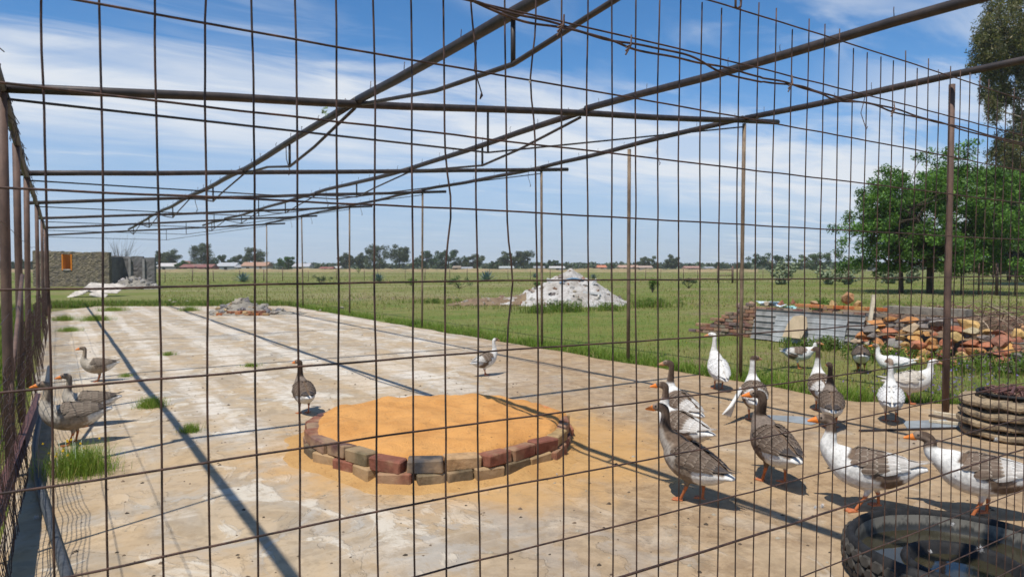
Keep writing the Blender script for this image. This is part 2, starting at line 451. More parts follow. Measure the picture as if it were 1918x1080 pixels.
# ------------------------------------------------------------------ setting
def ground():
    r = 2500.0
    g = npmesh('ground', [(-r, -r, -0.07), (r, -r, -0.07), (r, r, -0.07), (-r, r, -0.07)], [(0, 1, 2, 3)], mats=[M['ground']])
    o = link('ground', g); o['kind'] = 'structure'
ground()

def slab():
    top = []
    def seg(a, b, n, amp):
        for i in range(n):
            t = i / n; p = Vector(a).lerp(Vector(b), t)
            q = mnoise.noise(Vector((p.x * .9, p.y * .9, 3.1))) * amp + mnoise.noise(Vector((p.x * 3, p.y * 3, 8.1))) * amp * .5
            d = (Vector(b) - Vector(a)).normalized()
            top.append((p.x - d.y * q, p.y + d.x * q))
    seg((-0.30, -4), (9.6, -4), 4, 0); seg((9.6, -4), (9.4, 3.4), 14, .12); seg((9.4, 3.4), (7.95, 4.7), 10, .1)
    seg((7.95, 4.7), (7.95, 29.2), 90, .13); seg((7.95, 29.2), (1.4, 33.2), 30, .3); seg((1.4, 33.2), (-.30, 30), 10, .3); seg((-.30, 30), (-.30, -4), 60, .03)
    n = len(top)
    V = [(x, y, 0.0) for x, y in top] + [(x, y, -0.16) for x, y in top]
    Fc = [tuple(range(n))] + [(i, n + i, n + (i + 1) % n, (i + 1) % n) for i in range(n)]
    bm = bmesh.new()
    vs = [bm.verts.new(v) for v in V]
    for f in Fc: bm.faces.new([vs[i] for i in f])
    bmesh.ops.triangulate(bm, faces=[bm.faces[:][0]] if False else [f for f in bm.faces if len(f.verts) > 4])
    bmesh.ops.recalc_face_normals(bm, faces=bm.faces[:])
    me = bpy.data.meshes.new('concrete_slab'); bm.to_mesh(me); bm.free()
    me.materials.append(M['slab'])
    o = link('concrete_slab', me); o['kind'] = 'structure'
    return top
SLAB = slab()

def haze():
    b = MB(); b.box((0, 0, 21.5), (5200, 5200, 45.4))
    m = bpy.data.materials.new('thin_haze'); m.use_nodes = True; nt = m.node_tree; nt.nodes.clear()
    v = nd(nt, 'ShaderNodeVolumePrincipled', {'Color': (.93, .96, 1.0), 'Density': .00022, 'Anisotropy': .2}); o = nd(nt, 'ShaderNodeOutputMaterial'); nt.links.new(v.outputs[0], o.inputs['Volume'])
    h = b.build('haze', m); h['kind'] = 'stuff'; tag(h, 'thin pale daytime haze over the whole field', 'haze')
haze()
from mathutils.geometry import intersect_point_line

def on_slab(x, y):
    return -0.3 < x < 7.98 and -4 < y < 29 + (7.95 - x) * 0.6 or (7.9 < x < 9.4 and y < 4.7 - (x - 7.95) * 0.9)

# ------------------------------------------------------------------ grass
def blades(P, h, w, C, lean=0.5, rng=RNG):
    n = len(P)
    az = rng.uniform(0, 2 * pi, n); la = rng.uniform(0, 2 * pi, n); lk = rng.uniform(0, lean, n) * h
    dx = np.stack([np.cos(az), np.sin(az), np.zeros(n)], 1) * (w / 2)[:, None]
    mid = P + np.stack([np.cos(la) * lk * .3, np.sin(la) * lk * .3, h * .6], 1)
    tip = P + np.stack([np.cos(la) * lk, np.sin(la) * lk, h * (1 - .25 * (lk / np.maximum(h, 1e-6)) ** 2)], 1)
    V = np.empty((n, 5, 3)); V[:, 0] = P - dx; V[:, 1] = P + dx; V[:, 2] = mid + dx * .75; V[:, 3] = mid - dx * .75; V[:, 4] = tip
    i = np.arange(n) * 5
    Fq = np.concatenate([np.stack([i, i + 1, i + 2], 1), np.stack([i, i + 2, i + 3], 1), np.stack([i + 3, i + 2, i + 4], 1)])
    return V.reshape(-1, 3), Fq, np.repeat(C, 5, axis=0)

def leafcards(centers, radii, counts, size, pal, rng, flat=1.0, droop=0.0):
    """leaf quads clustered about centres; returns V, F, C"""
    N = int(sum(counts)); cid = np.repeat(np.arange(len(centers)), counts)
    d = rng.normal(size=(N, 3)); d /= np.linalg.norm(d, axis=1)[:, None]
    r = rng.uniform(0, 1, N) ** .45
    rad = np.asarray(radii)[cid]
    P = np.asarray(centers)[cid] + d * (r[:, None] * rad)
    n = rng.normal(size=(N, 3)) + np.array((0, 0, .8)); n /= np.linalg.norm(n, axis=1)[:, None]
    a = np.cross(n, rng.normal(size=(N, 3))); a[:, 2] -= droop; a -= n * (a * n).sum(1)[:, None]; a /= np.linalg.norm(a, axis=1)[:, None]
    b_ = np.cross(n, a)
    L = rng.uniform(.6, 1.3, N)[:, None] * size[0]; Wd = rng.uniform(.6, 1.3, N)[:, None] * size[1]
    V = np.empty((N, 4, 3)); V[:, 0] = P - a * L / 2; V[:, 1] = P + b_ * Wd / 2 + a * L * .05; V[:, 2] = P + a * L / 2; V[:, 3] = P - b_ * Wd / 2 + a * L * .05
    Fq = np.arange(N * 4).reshape(N, 4)
    cl_ = rng.uniform(.7, 1.3, len(centers))[cid]
    C = np.asarray(pal)[rng.integers(0, len(pal), N)] * (cl_ * rng.uniform(.75, 1.25, N))[:, None]
    return V.reshape(-1, 3), Fq, np.repeat(C, 4, axis=0)

PAL = np.array([(0.125, 0.195, 0.026), (0.175, 0.240, 0.038), (0.09, 0.135, 0.024), (0.36, 0.30, 0.125), (0.25, 0.225, 0.062), (0.20, 0.135, 0.07)])
def grass_cols(n, p, rng=RNG):
    c = PAL[rng.choice(len(PAL), n, p=p)] * rng.uniform(0.75, 1.25, (n, 1)); return c

def field_grass():
    Vs, Fs, Cs = [], [], []; off = 0
    def emit(P, h, w, C, lean):
        nonlocal off
        V, Fq, Cc = blades(P, h, w, C, lean); Vs.append(V); Fs.append(Fq + off); Cs.append(Cc); off += len(V)
    def zone(n, pxr, pyr, hr, wr, p, lean=.6, z=-0.07, keep=None):
        # even over the picture between two ground rows: real ground positions
        x = RNG.uniform(*pxr, n); y = RNG.uniform(*pyr, n)
        Pts = np.array([G(a, b, z) for a, b in zip(x, y)])
        k = np.array([not on_slab(q[0], q[1]) for q in Pts])
        nz = np.array([mnoise.noise(Vector((q[0] * .35, q[1] * .35, 1.7))) for q in Pts])
        k &= nz + RNG.uniform(-.7, .7, n) > -.25
        Pts = Pts[k]; m_ = len(Pts)
        if not m_: return
        D = np.linalg.norm(Pts - CAM, axis=1)
        h = RNG.uniform(*hr, m_); w = np.maximum(RNG.uniform(*wr, m_), D * 0.00055)
        nb_ = np.array([mnoise.noise(Vector((q[0] * .16, q[1] * .16, 7.7))) + .5 * mnoise.noise(Vector((q[0] * .7, q[1] * .7, 2.7))) for q in Pts])
        Cg = grass_cols(m_, p); dry = nb_ + RNG.uniform(-.35, .35, m_) > -.06
        Cg[dry] = grass_cols(int(dry.sum()), (.05, .05, .05, .35, .30, .20)); cl_n = np.array([mnoise.noise(Vector((q[0] * 1.7, q[1] * 1.7, 3.3))) for q in Pts]); emit(Pts, h * np.where(dry, .7, 1.1) * (1 + 1.5 * np.maximum(0, cl_n)), w, Cg * (1 + .35 * cl_n[:, None]), lean)
    zone(60000, (420, 2000), (560, 800), (.02, .08), (.006, .012), (.23, .21, .10, .16, .23, .07))
    zone(42000, (300, 2000), (525, 580), (.03, .13), (.012, .03), (.18, .18, .08, .24, .25, .07))
    zone(20000, (0, 2000), (508, 530), (.06, .20), (.03, .08), (.13, .12, .08, .36, .26, .05))
    # lusher fringe along the slab edge
    n = 26000
    y = 3.6 + RNG.beta(1, 1.5, n) * 26; x = 7.98 + np.abs(RNG.normal(0, .38, n)) + np.where(y < 4.7, (4.7 - y) * 1.1, 0)
    P = np.stack([x, y, np.full(n, -.07)], 1)
    k = np.array([mnoise.noise(Vector((a * .8, b * .8, 5))) > -.35 for a, b in zip(x, y)]); P = P[k]
    emit(P, RNG.uniform(.04, .21, len(P)) * np.array([1 + .8 * max(0, mnoise.noise(Vector((q[0] * 2, q[1] * 2, 9)))) for q in P]), RNG.uniform(.007, .012, len(P)), grass_cols(len(P), (.42, .45, .06, .03, .04, 0)) * 1.15, .9)
    # far end of the slab and outside the left fence
    n = 14000
    x = RNG.uniform(-.5, 8.5, n); y = 33.5 - (x - 1.4) * .6 + np.abs(RNG.normal(0, 2.2, n)) - .6
    P = np.stack([x, y, np.full(n, -.07)], 1)
    emit(P, RNG.uniform(.08, .25, n), RNG.uniform(.012, .03, n), grass_cols(n, (.35, .25, .15, .1, .12, .03)), .6)
    n = 16000
    x = -.42 - np.abs(RNG.normal(0, 1.1, n)); y = RNG.uniform(3, 34, n)
    P = np.stack([x, y, np.full(n, -.07)], 1)
    emit(P, RNG.uniform(.08, .32, n), RNG.uniform(.008, .02, n), grass_cols(n, (.35, .3, .15, .08, .1, .02)), .6)
    o = link('field_grass', npmesh('field_grass', np.vstack(Vs), np.vstack(Fs), np.vstack(Cs), [M['grass']]))
    o['kind'] = 'stuff'; tag(o, 'short green and straw coloured grass covering the field round the slab', 'grass')
field_grass()

def flowers(name, label, col, spots, size):
    V, Fc, C = [], [], []
    for p, n, sp, hh in spots:
        for _ in range(n):
            x = p[0] + random.gauss(0, sp[0]); y = p[1] + random.gauss(0, sp[1])
            if on_slab(x, y): continue
            z = -.07 + random.uniform(*hh); s = random.uniform(.6, 1.2) * size
            q = [Vector((random.uniform(-1, 1), random.uniform(-1, 1), random.uniform(-.3, 1))).normalized() * s for _ in range(3)]
            i = len(V)
            V += [(x + a.x, y + a.y, z + a.z) for a in q] + [(x, y, -.07), (x + .004, y, -.07), (x, y + .004, z)]
            Fc += [(i, i + 1, i + 2), (i + 3, i + 4, i + 5)]
            cc = [c * random.uniform(.8, 1.15) for c in col]
            C += [cc] * 3 + [(.06, .1, .02)] * 3
    o = link(name, npmesh(name, V, Fc, np.array(C), [M['grass']])); o['kind'] = 'stuff'; tag(o, label, 'flowers')
flowers('purple_flowers', 'small purple flowers scattered in the grass by the stone piles', (.24, .16, .42),
        [(G(1750, 655), 330, (.9, .9), (.12, .3)), (G(1740, 735), 300, (.5, .35), (.10, .24)), (G(1640, 650), 200, (.6, .6), (.12, .28)),
         (G(1880, 690), 220, (1.0, .6), (.1, .3)), (G(1820, 720), 140, (.5, .4), (.1, .25)), (G(690, 560), 260, (1.8, .7), (.05, .12)), (G(900, 555), 160, (1.6, .6), (.05, .12)), (G(1430, 562), 160, (1.4, .7), (.1, .25)), (G(250, 535), 160, (1.6, .8), (.1, .3))], .022)
flowers('yellow_flowers', 'tiny yellow daisies dotted through the field grass', (.72, .52, .03),
        [(G(1540, 715), 260, (1.2, 1.2), (.08, .2)), (G(1400, 680), 160, (1.5, 1.5), (.06, .15)), (G(1700, 720), 120, (.8, .5), (.08, .2)), (G(1200, 640), 340, (3.5, 4), (.05, .12)), (G(900, 600), 300, (4, 4), (.05, .12)),
         (np.array([-.15, 6.6, 0]), 10, (.12, .25), (.25, .42))], .011)

def tuft(px, py_, rad, n, h, label, fl=False):
    c = G(px, py_)
    th = thing('grass_tuft', label, 'grass', c, 0, 'tufts rooted in cracks of the slab')
    r = RNG.normal(0, rad / 2, (n * 2, 2)) * RNG.uniform(.4, 1, (n * 2, 1))
    P = np.concatenate([r, np.zeros((n * 2, 1))], 1)
    V, Fq, Cc = blades(P, RNG.uniform(h * .3, h * 1.1, n * 2), RNG.uniform(.0022, .0045, n * 2), grass_cols(n * 2, (.38, .46, .05, .06, .05, 0)) * 1.25, 1.1)
    link('blades', npmesh('blades', V, Fq, Cc, [M['grass']]), th)['kind'] = 'stuff'
    if fl:
        b = MB()
        for _ in range(16):
            x, y, z = random.gauss(-.05, rad / 3), random.gauss(.05, rad / 3), random.uniform(.6, 1.15) * h
            b.tube([(x * .8, y * .8, 0), (x, y, z)], .0018, 3)
        b.build('stem', M['grass'], th, colors=True)
        b = MB()
        for _ in range(14):
            x, y, z = random.gauss(-.05, rad / 3), random.gauss(.05, rad / 3), random.uniform(.5, 1.2) * h
            b.tube([(x, y, z), (x + .004, y, z + .012)], [.009, .006], 5, col=(.75, .5, .02))
        b.build('flower', M['grass'], th, colors=True)
for a in [(150, 885, .28, 900, .25, 'bushy grass tuft with yellow flowers beside the bent grey hose', True), (283, 762, .17, 500, .14, 'round green grass tuft crossed by the long pipe shadow'),
          (357, 808, .11, 260, .10, 'small sparse grass tuft just right of the long pipe shadow'), (470, 686, .16, 260, .07, 'flat strip of grass on the pale lane beyond the dark-necked goose'),
          (315, 665, .14, 260, .08, 'small low grass tuft on the slab between goose and rubble'), (180, 600, .5, 1200, .2, 'wide overgrown grass patch at the far corner of the slab'),
          (120, 600, .4, 700, .2, 'grass patch against the far fence posts'), (210, 582, .6, 900, .2, 'grass strip along the slab end in front of the ruin'), (235, 705, .12, 160, .06, 'faint grass tuft beside the lone red-billed goose'),
          (355, 582, .4, 700, .22, 'pale weedy grass tuft beside the rubble heap'), (130, 620, .35, 500, .14, 'low grass patch in front of the fence post row')]:
    tuft(*a)

# loose grit, droppings and straw on the slab
def grit():
    b = MB()
    for _ in range(1500):
        x = random.uniform(0, 7.4); y = 2 + random.random() ** 1.6 * 16
        if (x - RING[0]) ** 2 + (y - RING[1]) ** 2 < 1.9: continue
        s = random.uniform(.003, .010) * random.choice([1, 1, 1, 1.8]); a = random.uniform(0, 6)
        c = random.choice([(.06, .045, .03), (.10, .07, .045), (.16, .11, .07), (.35, .30, .22)])
        V = [(x + s * random.uniform(.7, 1.6) * math.cos(a + k * 1.26), y + s * random.uniform(.7, 1.4) * math.sin(a + k * 1.26), 0.001) for k in range(5)] + [(x, y, s * .8)]
        b.add(V, [(k, (k + 1) % 5, 5) for k in range(5)], c)
    o = b.build('grit', M['plain'], colors=True); o['kind'] = 'stuff'; tag(o, 'dark crumbs of grit and droppings strewn over the slab', 'grit')
grit()

# ------------------------------------------------------------------ steel shed frame
XL, XA, XB, XC, XE = -0.33, 2.45, 5.25, 8.1, 8.85
TY = [1.15, 6.5, 11.4, 16.8, 22.3, 27.7, 33.2]
TOFF = [0.0, 0.035, -0.07, -0.03, -0.03, -0.02, -0.04]
def zr(x): return 2.90 + 0.083 * (x - XL)

shed = thing('shed_frame', 'roofless brown steel pipe shed frame standing over the slab', 'shed frame')
def wob(P, amp, seed, fr=.5):
    return [Vector(p) + Vector((0, 0, amp * mnoise.noise(Vector((p[0] * fr + seed, p[1] * fr, p[2] * fr))))) for p in P]
def line(a, b, n): return [tuple(np.array(a) + (np.array(b) - np.array(a)) * t) for t in np.linspace(0, 1, n)]
def part(name, P, r, mat, n=10, parent=shed):
    b = MB(); b.tube(P, r, n); return b.build(name, mat, parent, smooth=True)

for i, y in enumerate(TY):
    zo = TOFF[i]
    x1 = XE + random.uniform(-.15, .1)
    part('crossbeam', wob(line((XL - .12, y, zr(XL) + zo), (x1, y, zr(x1) + zo), 12), .03, i * 3.1), .037, M['pipe'])
    # tension rod with its short prop
    xm = 3.93; zm = zr(xm) + zo - .45
    part('tension_rod', [(XL, y + .03, zr(XL) + zo - .07), (xm, y + .03, zm), (XC, y + .03, zr(XC) + zo - .07)], .011, M['pipe'], 6)
    part('prop', [(xm, y + .03, zr(xm) + zo - .02), (xm, y + .03, zm)], .012, M['pipe'], 6)
    if i > 0:
        for (x, r) in ((XL, .036), (XC, .026)):
            p0 = (x + random.uniform(-.03, .03), y + .01, -.02); p1 = (x, y, zr(x) + zo - .03)
            part('post', line(p0, p1, 4), r, M['darkpost' if x < 0 else 'post'])
for x, y, r in ((XC, 8.85, .030), (XC + .12, 3.84, .034), (XL - .01, 8.9, .034), (XL, 4.62, .013)):
    part('post', line((x, y, -.02), (x, y, zr(x) - .02), 4), r, M['darkpost' if x < 0 or y < 5 else 'post'], 8)
pr = [(XL, .036, .0), (XA, .040, .045), (XB, .038, .045), (XC, .038, .045)]
for x, r, dz in pr:
    for i in range(len(TY) - 1):
        y0, y1 = TY[i], TY[i + 1]
        z0 = zr(x) + TOFF[i] + dz; z1 = zr(x) + TOFF[i + 1] + dz
        if i == len(TY) - 2 and x in (XA, XB): y1 -= .8
        e = .02 if i else -1.0
        part('purlin', wob(line((x, y0 + e, z0), (x, y1 - .02 if y1 < 33 else y1 + .1, z1), 8), .035, x * 3 + i), r, M['pipe'])
        if x in (XA, XB) and not (x == XB and i == 0):
            ym = (TY[i] + TY[i + 1]) / 2 - .05; zm = (z0 + z1) / 2 - .30
            part('tension_rod', [(x + .01, y0 + .1, z0 - .06), (x + .01, ym - 1.0, zm + .10), (x + .01, ym, zm), (x + .01, ym + 1.1, zm + .09 + random.uniform(-.03, .04)), (x + .01, y1 - .1, z1 - .06)], .017 if i < 2 else .014, M['pipe'], 6)
            part('prop', [(x + .01, ym, (z0 + z1) / 2), (x + .01, ym, zm - .01)], .016, M['pipe'], 6)
        # leftover roofing hooks
        for k in range(7):
            yy = y0 + (y1 - y0) * (k + random.uniform(.2, .8)) / 7
            zz_ = z0 + (z1 - z0) * (yy - y0) / (y1 - y0) + r
            part('hook', [(x, yy, zz_ - .02), (x + random.uniform(-.01, .01), yy, zz_ + random.uniform(.03, .07)), (x + .012, yy + .01, zz_ + random.uniform(.04, .08))], .0035, M['wire'], 4)
        if random.random() < .8 and x != XL:
            yy = random.uniform(y0 + .2, y1 - .2); zz_ = zr(x) + dz - r
            part('hook', [(x, yy, zz_ + .02), (x + .02, yy + .06, zz_ - .16), (x + .06, yy + .02, zz_ - .34), (x + .03, yy, zz_ - .37), (x + .03, yy - .02, zz_ - .33)], .0055, M['wire'], 4)
# rag caught on the first crossbeam
b = MB(); p = PY(607, 203, 6.43)
for k in range(7):
    a = k * .9; q = [Vector(p) + Vector((math.cos(a + j) * random.uniform(.01, .045), -.02, math.sin(a + j * 1.9) * random.uniform(.01, .045) - .01 * k)) for j in range(3)]
    b.add(q, [(0, 1, 2)])
tag(b.build('plastic_scrap', simple('pale_green_plastic', (.42, .55, .32), .7, 20, .3)), 'torn scrap of pale green plastic snagged on the first crossbeam', 'scrap')

# ------------------------------------------------------------------ near mesh fence
YM = 0.845; SP = 0.05
fence = thing('mesh_fence', 'rusty welded wire mesh fence across the whole near side', 'fence', (0, 0, 0))
rows = [1.6 + (z - 1.6) * .5 for z in (-.85, -.65, -.45, -.25, -.05, .15, .37, .60, .77, .9649, 1.158, 1.357, 1.557, 1.7555, 1.956, 2.14, 2.33, 2.52)]
def sag(x, z):
    # shallow waves of the slack sheet
    return .007 * mnoise.noise(Vector((x * 1.3, z * .9, 4.2))) - .006 * max(0, x - 1.0) * (1 if z > 1.85 else 0.4)
def yoff(x, z): return .010 * mnoise.noise(Vector((x * 1.1, z * 1.3, 9.2)))
x0, x1 = -0.62, 2.75
for zi, z in enumerate(rows):
    P = []
    for x in np.arange(x0, x1, .025):
        P.append((x, YM + yoff(x, z) - .003, z + sag(x, z) + .0010 * mnoise.noise(Vector((x * 12, z * 7, 1)))))
    part('horizontal_wire', P, .00140 if zi != 7 else .0022, M['wire'], 6, fence)
nx = int((x1 - x0) / SP)
for k in range(nx + 1):
    xb = -0.009 + SP * (k - 12) + random.uniform(-.0015, .0015)
    if xb > x1: break
    ktw = random.random() < .15; kz = random.choice(rows[10:17])
    P = []
    for z in np.arange(rows[0] - .03, rows[-1] + .022 + random.uniform(-.004, .012), .03):
        dx = .0032 * mnoise.noise(Vector((xb * 31, z * 4.5, 2.2))) + .0007 * mnoise.noise(Vector((xb * 77, z * 15, 6)))
        if ktw: dx += .009 * math.exp(-((z - kz) / .05) ** 2) * (1 if k % 2 else -1)
        P.append((xb + dx + (.10 * (z - 1.6) * max(0, xb - 1.5) * .08), YM + yoff(xb, z), z + sag(xb, z) * .9))
    part('vertical_wire', P, .00130, M['wire'], 6, fence)
# tie strand twisted along the upper rows, from marks along the fence plane
tp = [(700, -60), (860, -8), (960, 30), (1050, 49), (1130, 72), (1200, 90), (1280, 106), (1345, 128), (1420, 148), (1482, 158), (1530, 172), (1575, 187), (1625, 193), (1672, 206), (1730, 222), (1785, 236), (1850, 254), (1940, 276), (2040, 300)]
PTS = [PY(a, b_, YM - .006) for a, b_ in tp]
cr = crom(PTS, 14)
for s in (0, 1):
    P = []
    for i, p in enumerate(cr):
        t = i / len(cr); am = .0022 + (.010 if t < .45 else .005) * max(0, mnoise.noise(Vector((i * .022, .4, 3))) + .15)
        P.append((p[0], p[1] + .0025 * math.sin(i * .30 + s * pi), p[2] + am * (1 if s else -1) * math.cos(i * .085)))
    part('twisted_wire', P, .0018, M['wire'], 6, fence)
for px_, py_ in ((1050, 48), (1480, 157), (1672, 205), (1177, 85)):
    p = PY(px_, py_, YM - .010)
    b = MB()
    for k in range(3): b.tube([p + np.array((-.006, 0, -.016 + k * .006)), p + np.array((.002, -.004, 0)), p + np.array((.008, .002, .018 - k * .007))], .0014, 4)
    b.build('barb', M['wire'], fence)
p = PY(1378, 4, YM - .004)
part('tie_loop', [p + np.array(q) for q in ((0, 0, .03), (0, 0, -.008), (.004, 0, -.011), (.011, -.002, -.006), (.012, -.002, .004), (.008, 0, .012))], .0022, M['wire'], 5, fence)

def feather_tuft(p, s, label):
    n = 220; V, Fc = [], []
    for i in range(n):
        d = Vector((random.gauss(0, 1), random.gauss(0, .5), random.gauss(0, 1))).normalized() * s * random.uniform(.25, 1.0) ** 1.3
        e = Vector((random.gauss(0, 1), random.gauss(0, 1), random.gauss(0, 1))).normalized() * s * .045
        k = len(V); V += [tuple(e), tuple(-e), tuple(d)]; Fc.append((k, k + 1, k + 2))
    o = link('feather', npmesh('feather', V, Fc, np.tile((.75, .74, .72), (len(V), 1)), [M['plain']]), None, p)
    tag(o, label, 'feather', 'down feathers stuck to the mesh')
for a in ((1836, 1027, .014, 'largest fluffy white down feather snagged on a lower mesh wire'), (1784, 981, .008, 'small white down feather snagged just above the trough rim'),
          (1743, 1032, .007, 'grey wisp of down on the mesh over the inner pool'), (1866, 822, .010, 'ragged white down feather on the mesh before the old tyre stack'),
          (1790, 892, .007, 'tiny pale down feather on the mesh over a goose wing'), (1527, 949, .006, 'tiny white down feather over the striding goose shadow'), (992, 153, .004, 'speck of white fluff on an upper mesh wire against the sky')):
    feather_tuft(PY(a[0], a[1], YM - .004), a[2], a[3])
for (x_, y_, s_, l_) in ((1540, 950, .05, 'curled white feather lying on the slab by the striding goose'), (68, 972, .05, 'dirty white feather lying between hose and steel rail'), (100, 870, .03, 'bit of white down lying in the flowered tuft'), (1043, 890, .025, 'bit of white down lying beside the brick ring')):
    p = G(x_, y_); p[2] = .012
    feather_tuft(p, s_ * .5, l_)

# ------------------------------------------------------------------ left side fence
lf = thing('netting_fence', 'sagging brown wire netting fence along the left side of the slab', 'fence', (0, 0, 0))
b = MB()
def netp(y, z):
    s = mnoise.noise(Vector((y * .9, z * 1.5, 2)))
    return (XL + .05 + .05 * s + (.10 * max(0, .5 - z)) + .02 * mnoise.noise(Vector((y * 4, z * 4, 1))), y, z)
def ntop(y): return .95 + .25 * mnoise.noise(Vector((y * .5, 2, 2))) + (.15 if y > 8 else 0)
for y in np.arange(3.4, 33, .07):
    t = ntop(y); b.tube([netp(y + .03 * mnoise.noise(Vector((y * 3, z, 7))), z) for z in np.arange(0.0, t, .09)], .0023, 3, cap=False)
for z in np.arange(.02, 1.3, .065):
    seg_ = []
    for y in np.arange(3.4, 33, .12):
        if z < ntop(y): seg_.append(netp(y, z + .012 * mnoise.noise(Vector((y * 3, z * 9, 3)))))
        else:
            if len(seg_) > 1: b.tube(seg_, .0023, 3, cap=False)
            seg_ = []
    if len(seg_) > 1: b.tube(seg_, .0023, 3, cap=False)
o = b.build('netting', M['wire'], lf); o['kind'] = 'stuff'
for z in (.55, 1.25, 1.9):
    part('line_wire', wob(line((XL + .02, 3.2, z), (XL + .02, 33, z), 40), .05, z * 5, .8), .0028, M['wire'], 4, lf)
# red-brown steel channel leaning at the foot of the fence
b = MB()
a_, c_ = np.array((-.37, 3.0, .32)), np.array((-.22, 8.9, .20))
dv = Vector(tuple(c_ - a_)); R = dv.to_track_quat('Y', 'Z').to_matrix() @ Matrix.Rotation(.35, 3, 'Y')
b.box((a_ + c_) / 2, (.012, dv.length, .13), R); b.box((a_ + c_) / 2 + np.array((.028, 0, .063)), (.05, dv.length, .010), R); b.box((a_ + c_) / 2 + np.array((.028, 0, -.063)), (.05, dv.length, .010), R)
b.build('foot_rail', M['redsteel'], lf)
part('brace', line((XL + .02, 6.2, .60), (XL + .03, 8.6, 1.52), 3), .018, M['darkpost'], 6, lf)
# shreds of old netting along the top rail
b = MB()
for k in range(130):
    y = 3.5 + random.random() ** 1.3 * 12; x = XL + random.uniform(-.05, .05); z = zr(XL) - .02
    b.tube([(x, y, z), (x + random.uniform(-.02, .05), y + random.uniform(-.03, .03), z - random.uniform(.03, .12))], .004, 3)
b.build('net_shred', M['wire'], lf)['kind'] = 'stuff'
# grey hose
hp = [(92, 690), (84, 745), (72, 800), (66, 845), (72, 905), (88, 965), (104, 1020), (122, 1080), (140, 1150)]
b = MB(); P = crom([np.array(G(a, c)) + np.array((0, 0, .028)) for a, c in hp], 8); b.tube(P, .026, 10)
tag(b.build('hose', M['hose'], smooth=True), 'thick grey plastic hose snaking along the foot of the netting', 'hose')

# ------------------------------------------------------------------ bricks
def brick_mesh(name, L, Wd, Ht, seed, mat, chip=.012):
    rs = random.Random(seed)
    bm = bmesh.new(); bmesh.ops.create_cube(bm, size=1)
    for v in bm.verts:
        v.co = Vector((v.co.x * L, v.co.y * Wd, v.co.z * Ht)) + Vector([rs.uniform(-chip, chip) * .5 for _ in range(3)])
    bmesh.ops.bevel(bm, geom=bm.edges[:], offset=min(L, Wd, Ht) * .10, segments=1, affect='EDGES')
    me = bpy.data.meshes.new(name); bm.to_mesh(me); bm.free(); me.materials.append(mat); return me
BIG = [brick_mesh('brick', .265, .135, .098, s, M['brick']) for s in range(4)]
SML = [brick_mesh('brick', .222, .106, .073, s + 10, M['brick'], .008) for s in range(4)]
RED, TAN, DRK, ORG, PALE, PLUM, OLIVE = (.27, .105, .065), (.36, .23, .105), (.055, .052, .056), (.46, .15, .05), (.48, .30, .14), (.15, .075, .065), (.17, .13, .075)

pit = thing('sand_pit', 'round bed of orange sand ringed by two courses of loose bricks', 'sand pit', (RING[0], RING[1], 0))
def ringr(a):
    # flattened, slightly angular circle with a corner towards the fence
    c = math.radians(232); sg = 2 * pi / 9; q = (a - .35) % sg - sg / 2
    return 1.225 * (.55 + .45 * math.cos(sg / 2) / math.cos(q) * 1.03) + .13 * math.exp(-((((a - c + pi) % (2 * pi)) - pi) / .28) ** 2) + .03 * math.sin(3 * a + 1)
for course in range(2):
    a = .07 * course + .03; k = 0
    top_pat = {}
    while a < 2 * pi - .12:
        L = random.choice([.235, .26, .265, .27, .20])
        r = ringr(a) - .07 - (.015 if course else 0)
        da = (L + .012) / r
        am = a + da / 2
        r = ringr(am) - .07 - (.02 if course else 0) + random.uniform(-.012, .012)
        deg = math.degrees(am) % 360
        colr = random.choice([RED, TAN, RED, PLUM, TAN, OLIVE] if course == 0 else [RED, PLUM, TAN, RED, ORG])
        if course == 1 and 236 < deg < 248: colr = DRK
        elif course == 1 and 248 < deg < 262: colr = PALE
        elif course == 1 and 200 < deg < 212: colr = OLIVE
        if course == 0 and 236 < deg < 275: colr = random.choice([OLIVE, TAN])
        t1 = np.array((ringr(am + .04) * math.cos(am + .04) - ringr(am - .04) * math.cos(am - .04), ringr(am + .04) * math.sin(am + .04) - ringr(am - .04) * math.sin(am - .04)))
        o = link('brick', random.choice(BIG), pit, (r * math.cos(am), r * math.sin(am), .052 + .097 * course),
                 (random.uniform(-.09, .09), random.uniform(-.06, .06), math.atan2(t1[1], t1[0]) + random.uniform(-.16, .16)), cvar(colr))
        o.scale = (L / .265, random.uniform(.92, 1.05), random.uniform(.93, 1.03))
        a += da; k += 1
# sand fill: gently domed, banked over the back bricks
V, Fc = [], []; NR, NA = 44, 120
for i in range(NR + 1):
    for j in range(NA):
        a = 2 * pi * j / NA; back = .5 + .5 * math.cos(a - math.radians(57))
        R_ = ringr(a) - .06 + .045 * (back - .3) + .025 * mnoise.noise(Vector((math.cos(a) * 4, math.sin(a) * 4, 2))); t = i / NR; r = R_ * t
        z = .238 - .052 * t ** 6 * (1 - back) + .034 * mnoise.noise(Vector((r * math.cos(a) * 2.2, r * math.sin(a) * 2.2, 1))) + .024 * mnoise.noise(Vector((r * math.cos(a) * 5.5, r * math.sin(a) * 5.5, 8))) + .014 * mnoise.noise(Vector((r * math.cos(a) * 9, r * math.sin(a) * 9, 5))) + .03 * (1 - t) * .6
        if t > .93: z -= (t - .93) * (1.4 if back < .6 else .5)
        V.append((r * math.cos(a), r * math.sin(a), z))
for i in range(NR):
    for j in range(NA): Fc.append((i * NA + j, (i + 1) * NA + j, (i + 1) * NA + (j + 1) % NA, i * NA + (j + 1) % NA))
link('sand', npmesh('sand', V, Fc, mats=[M['sand']], smooth=True), pit)
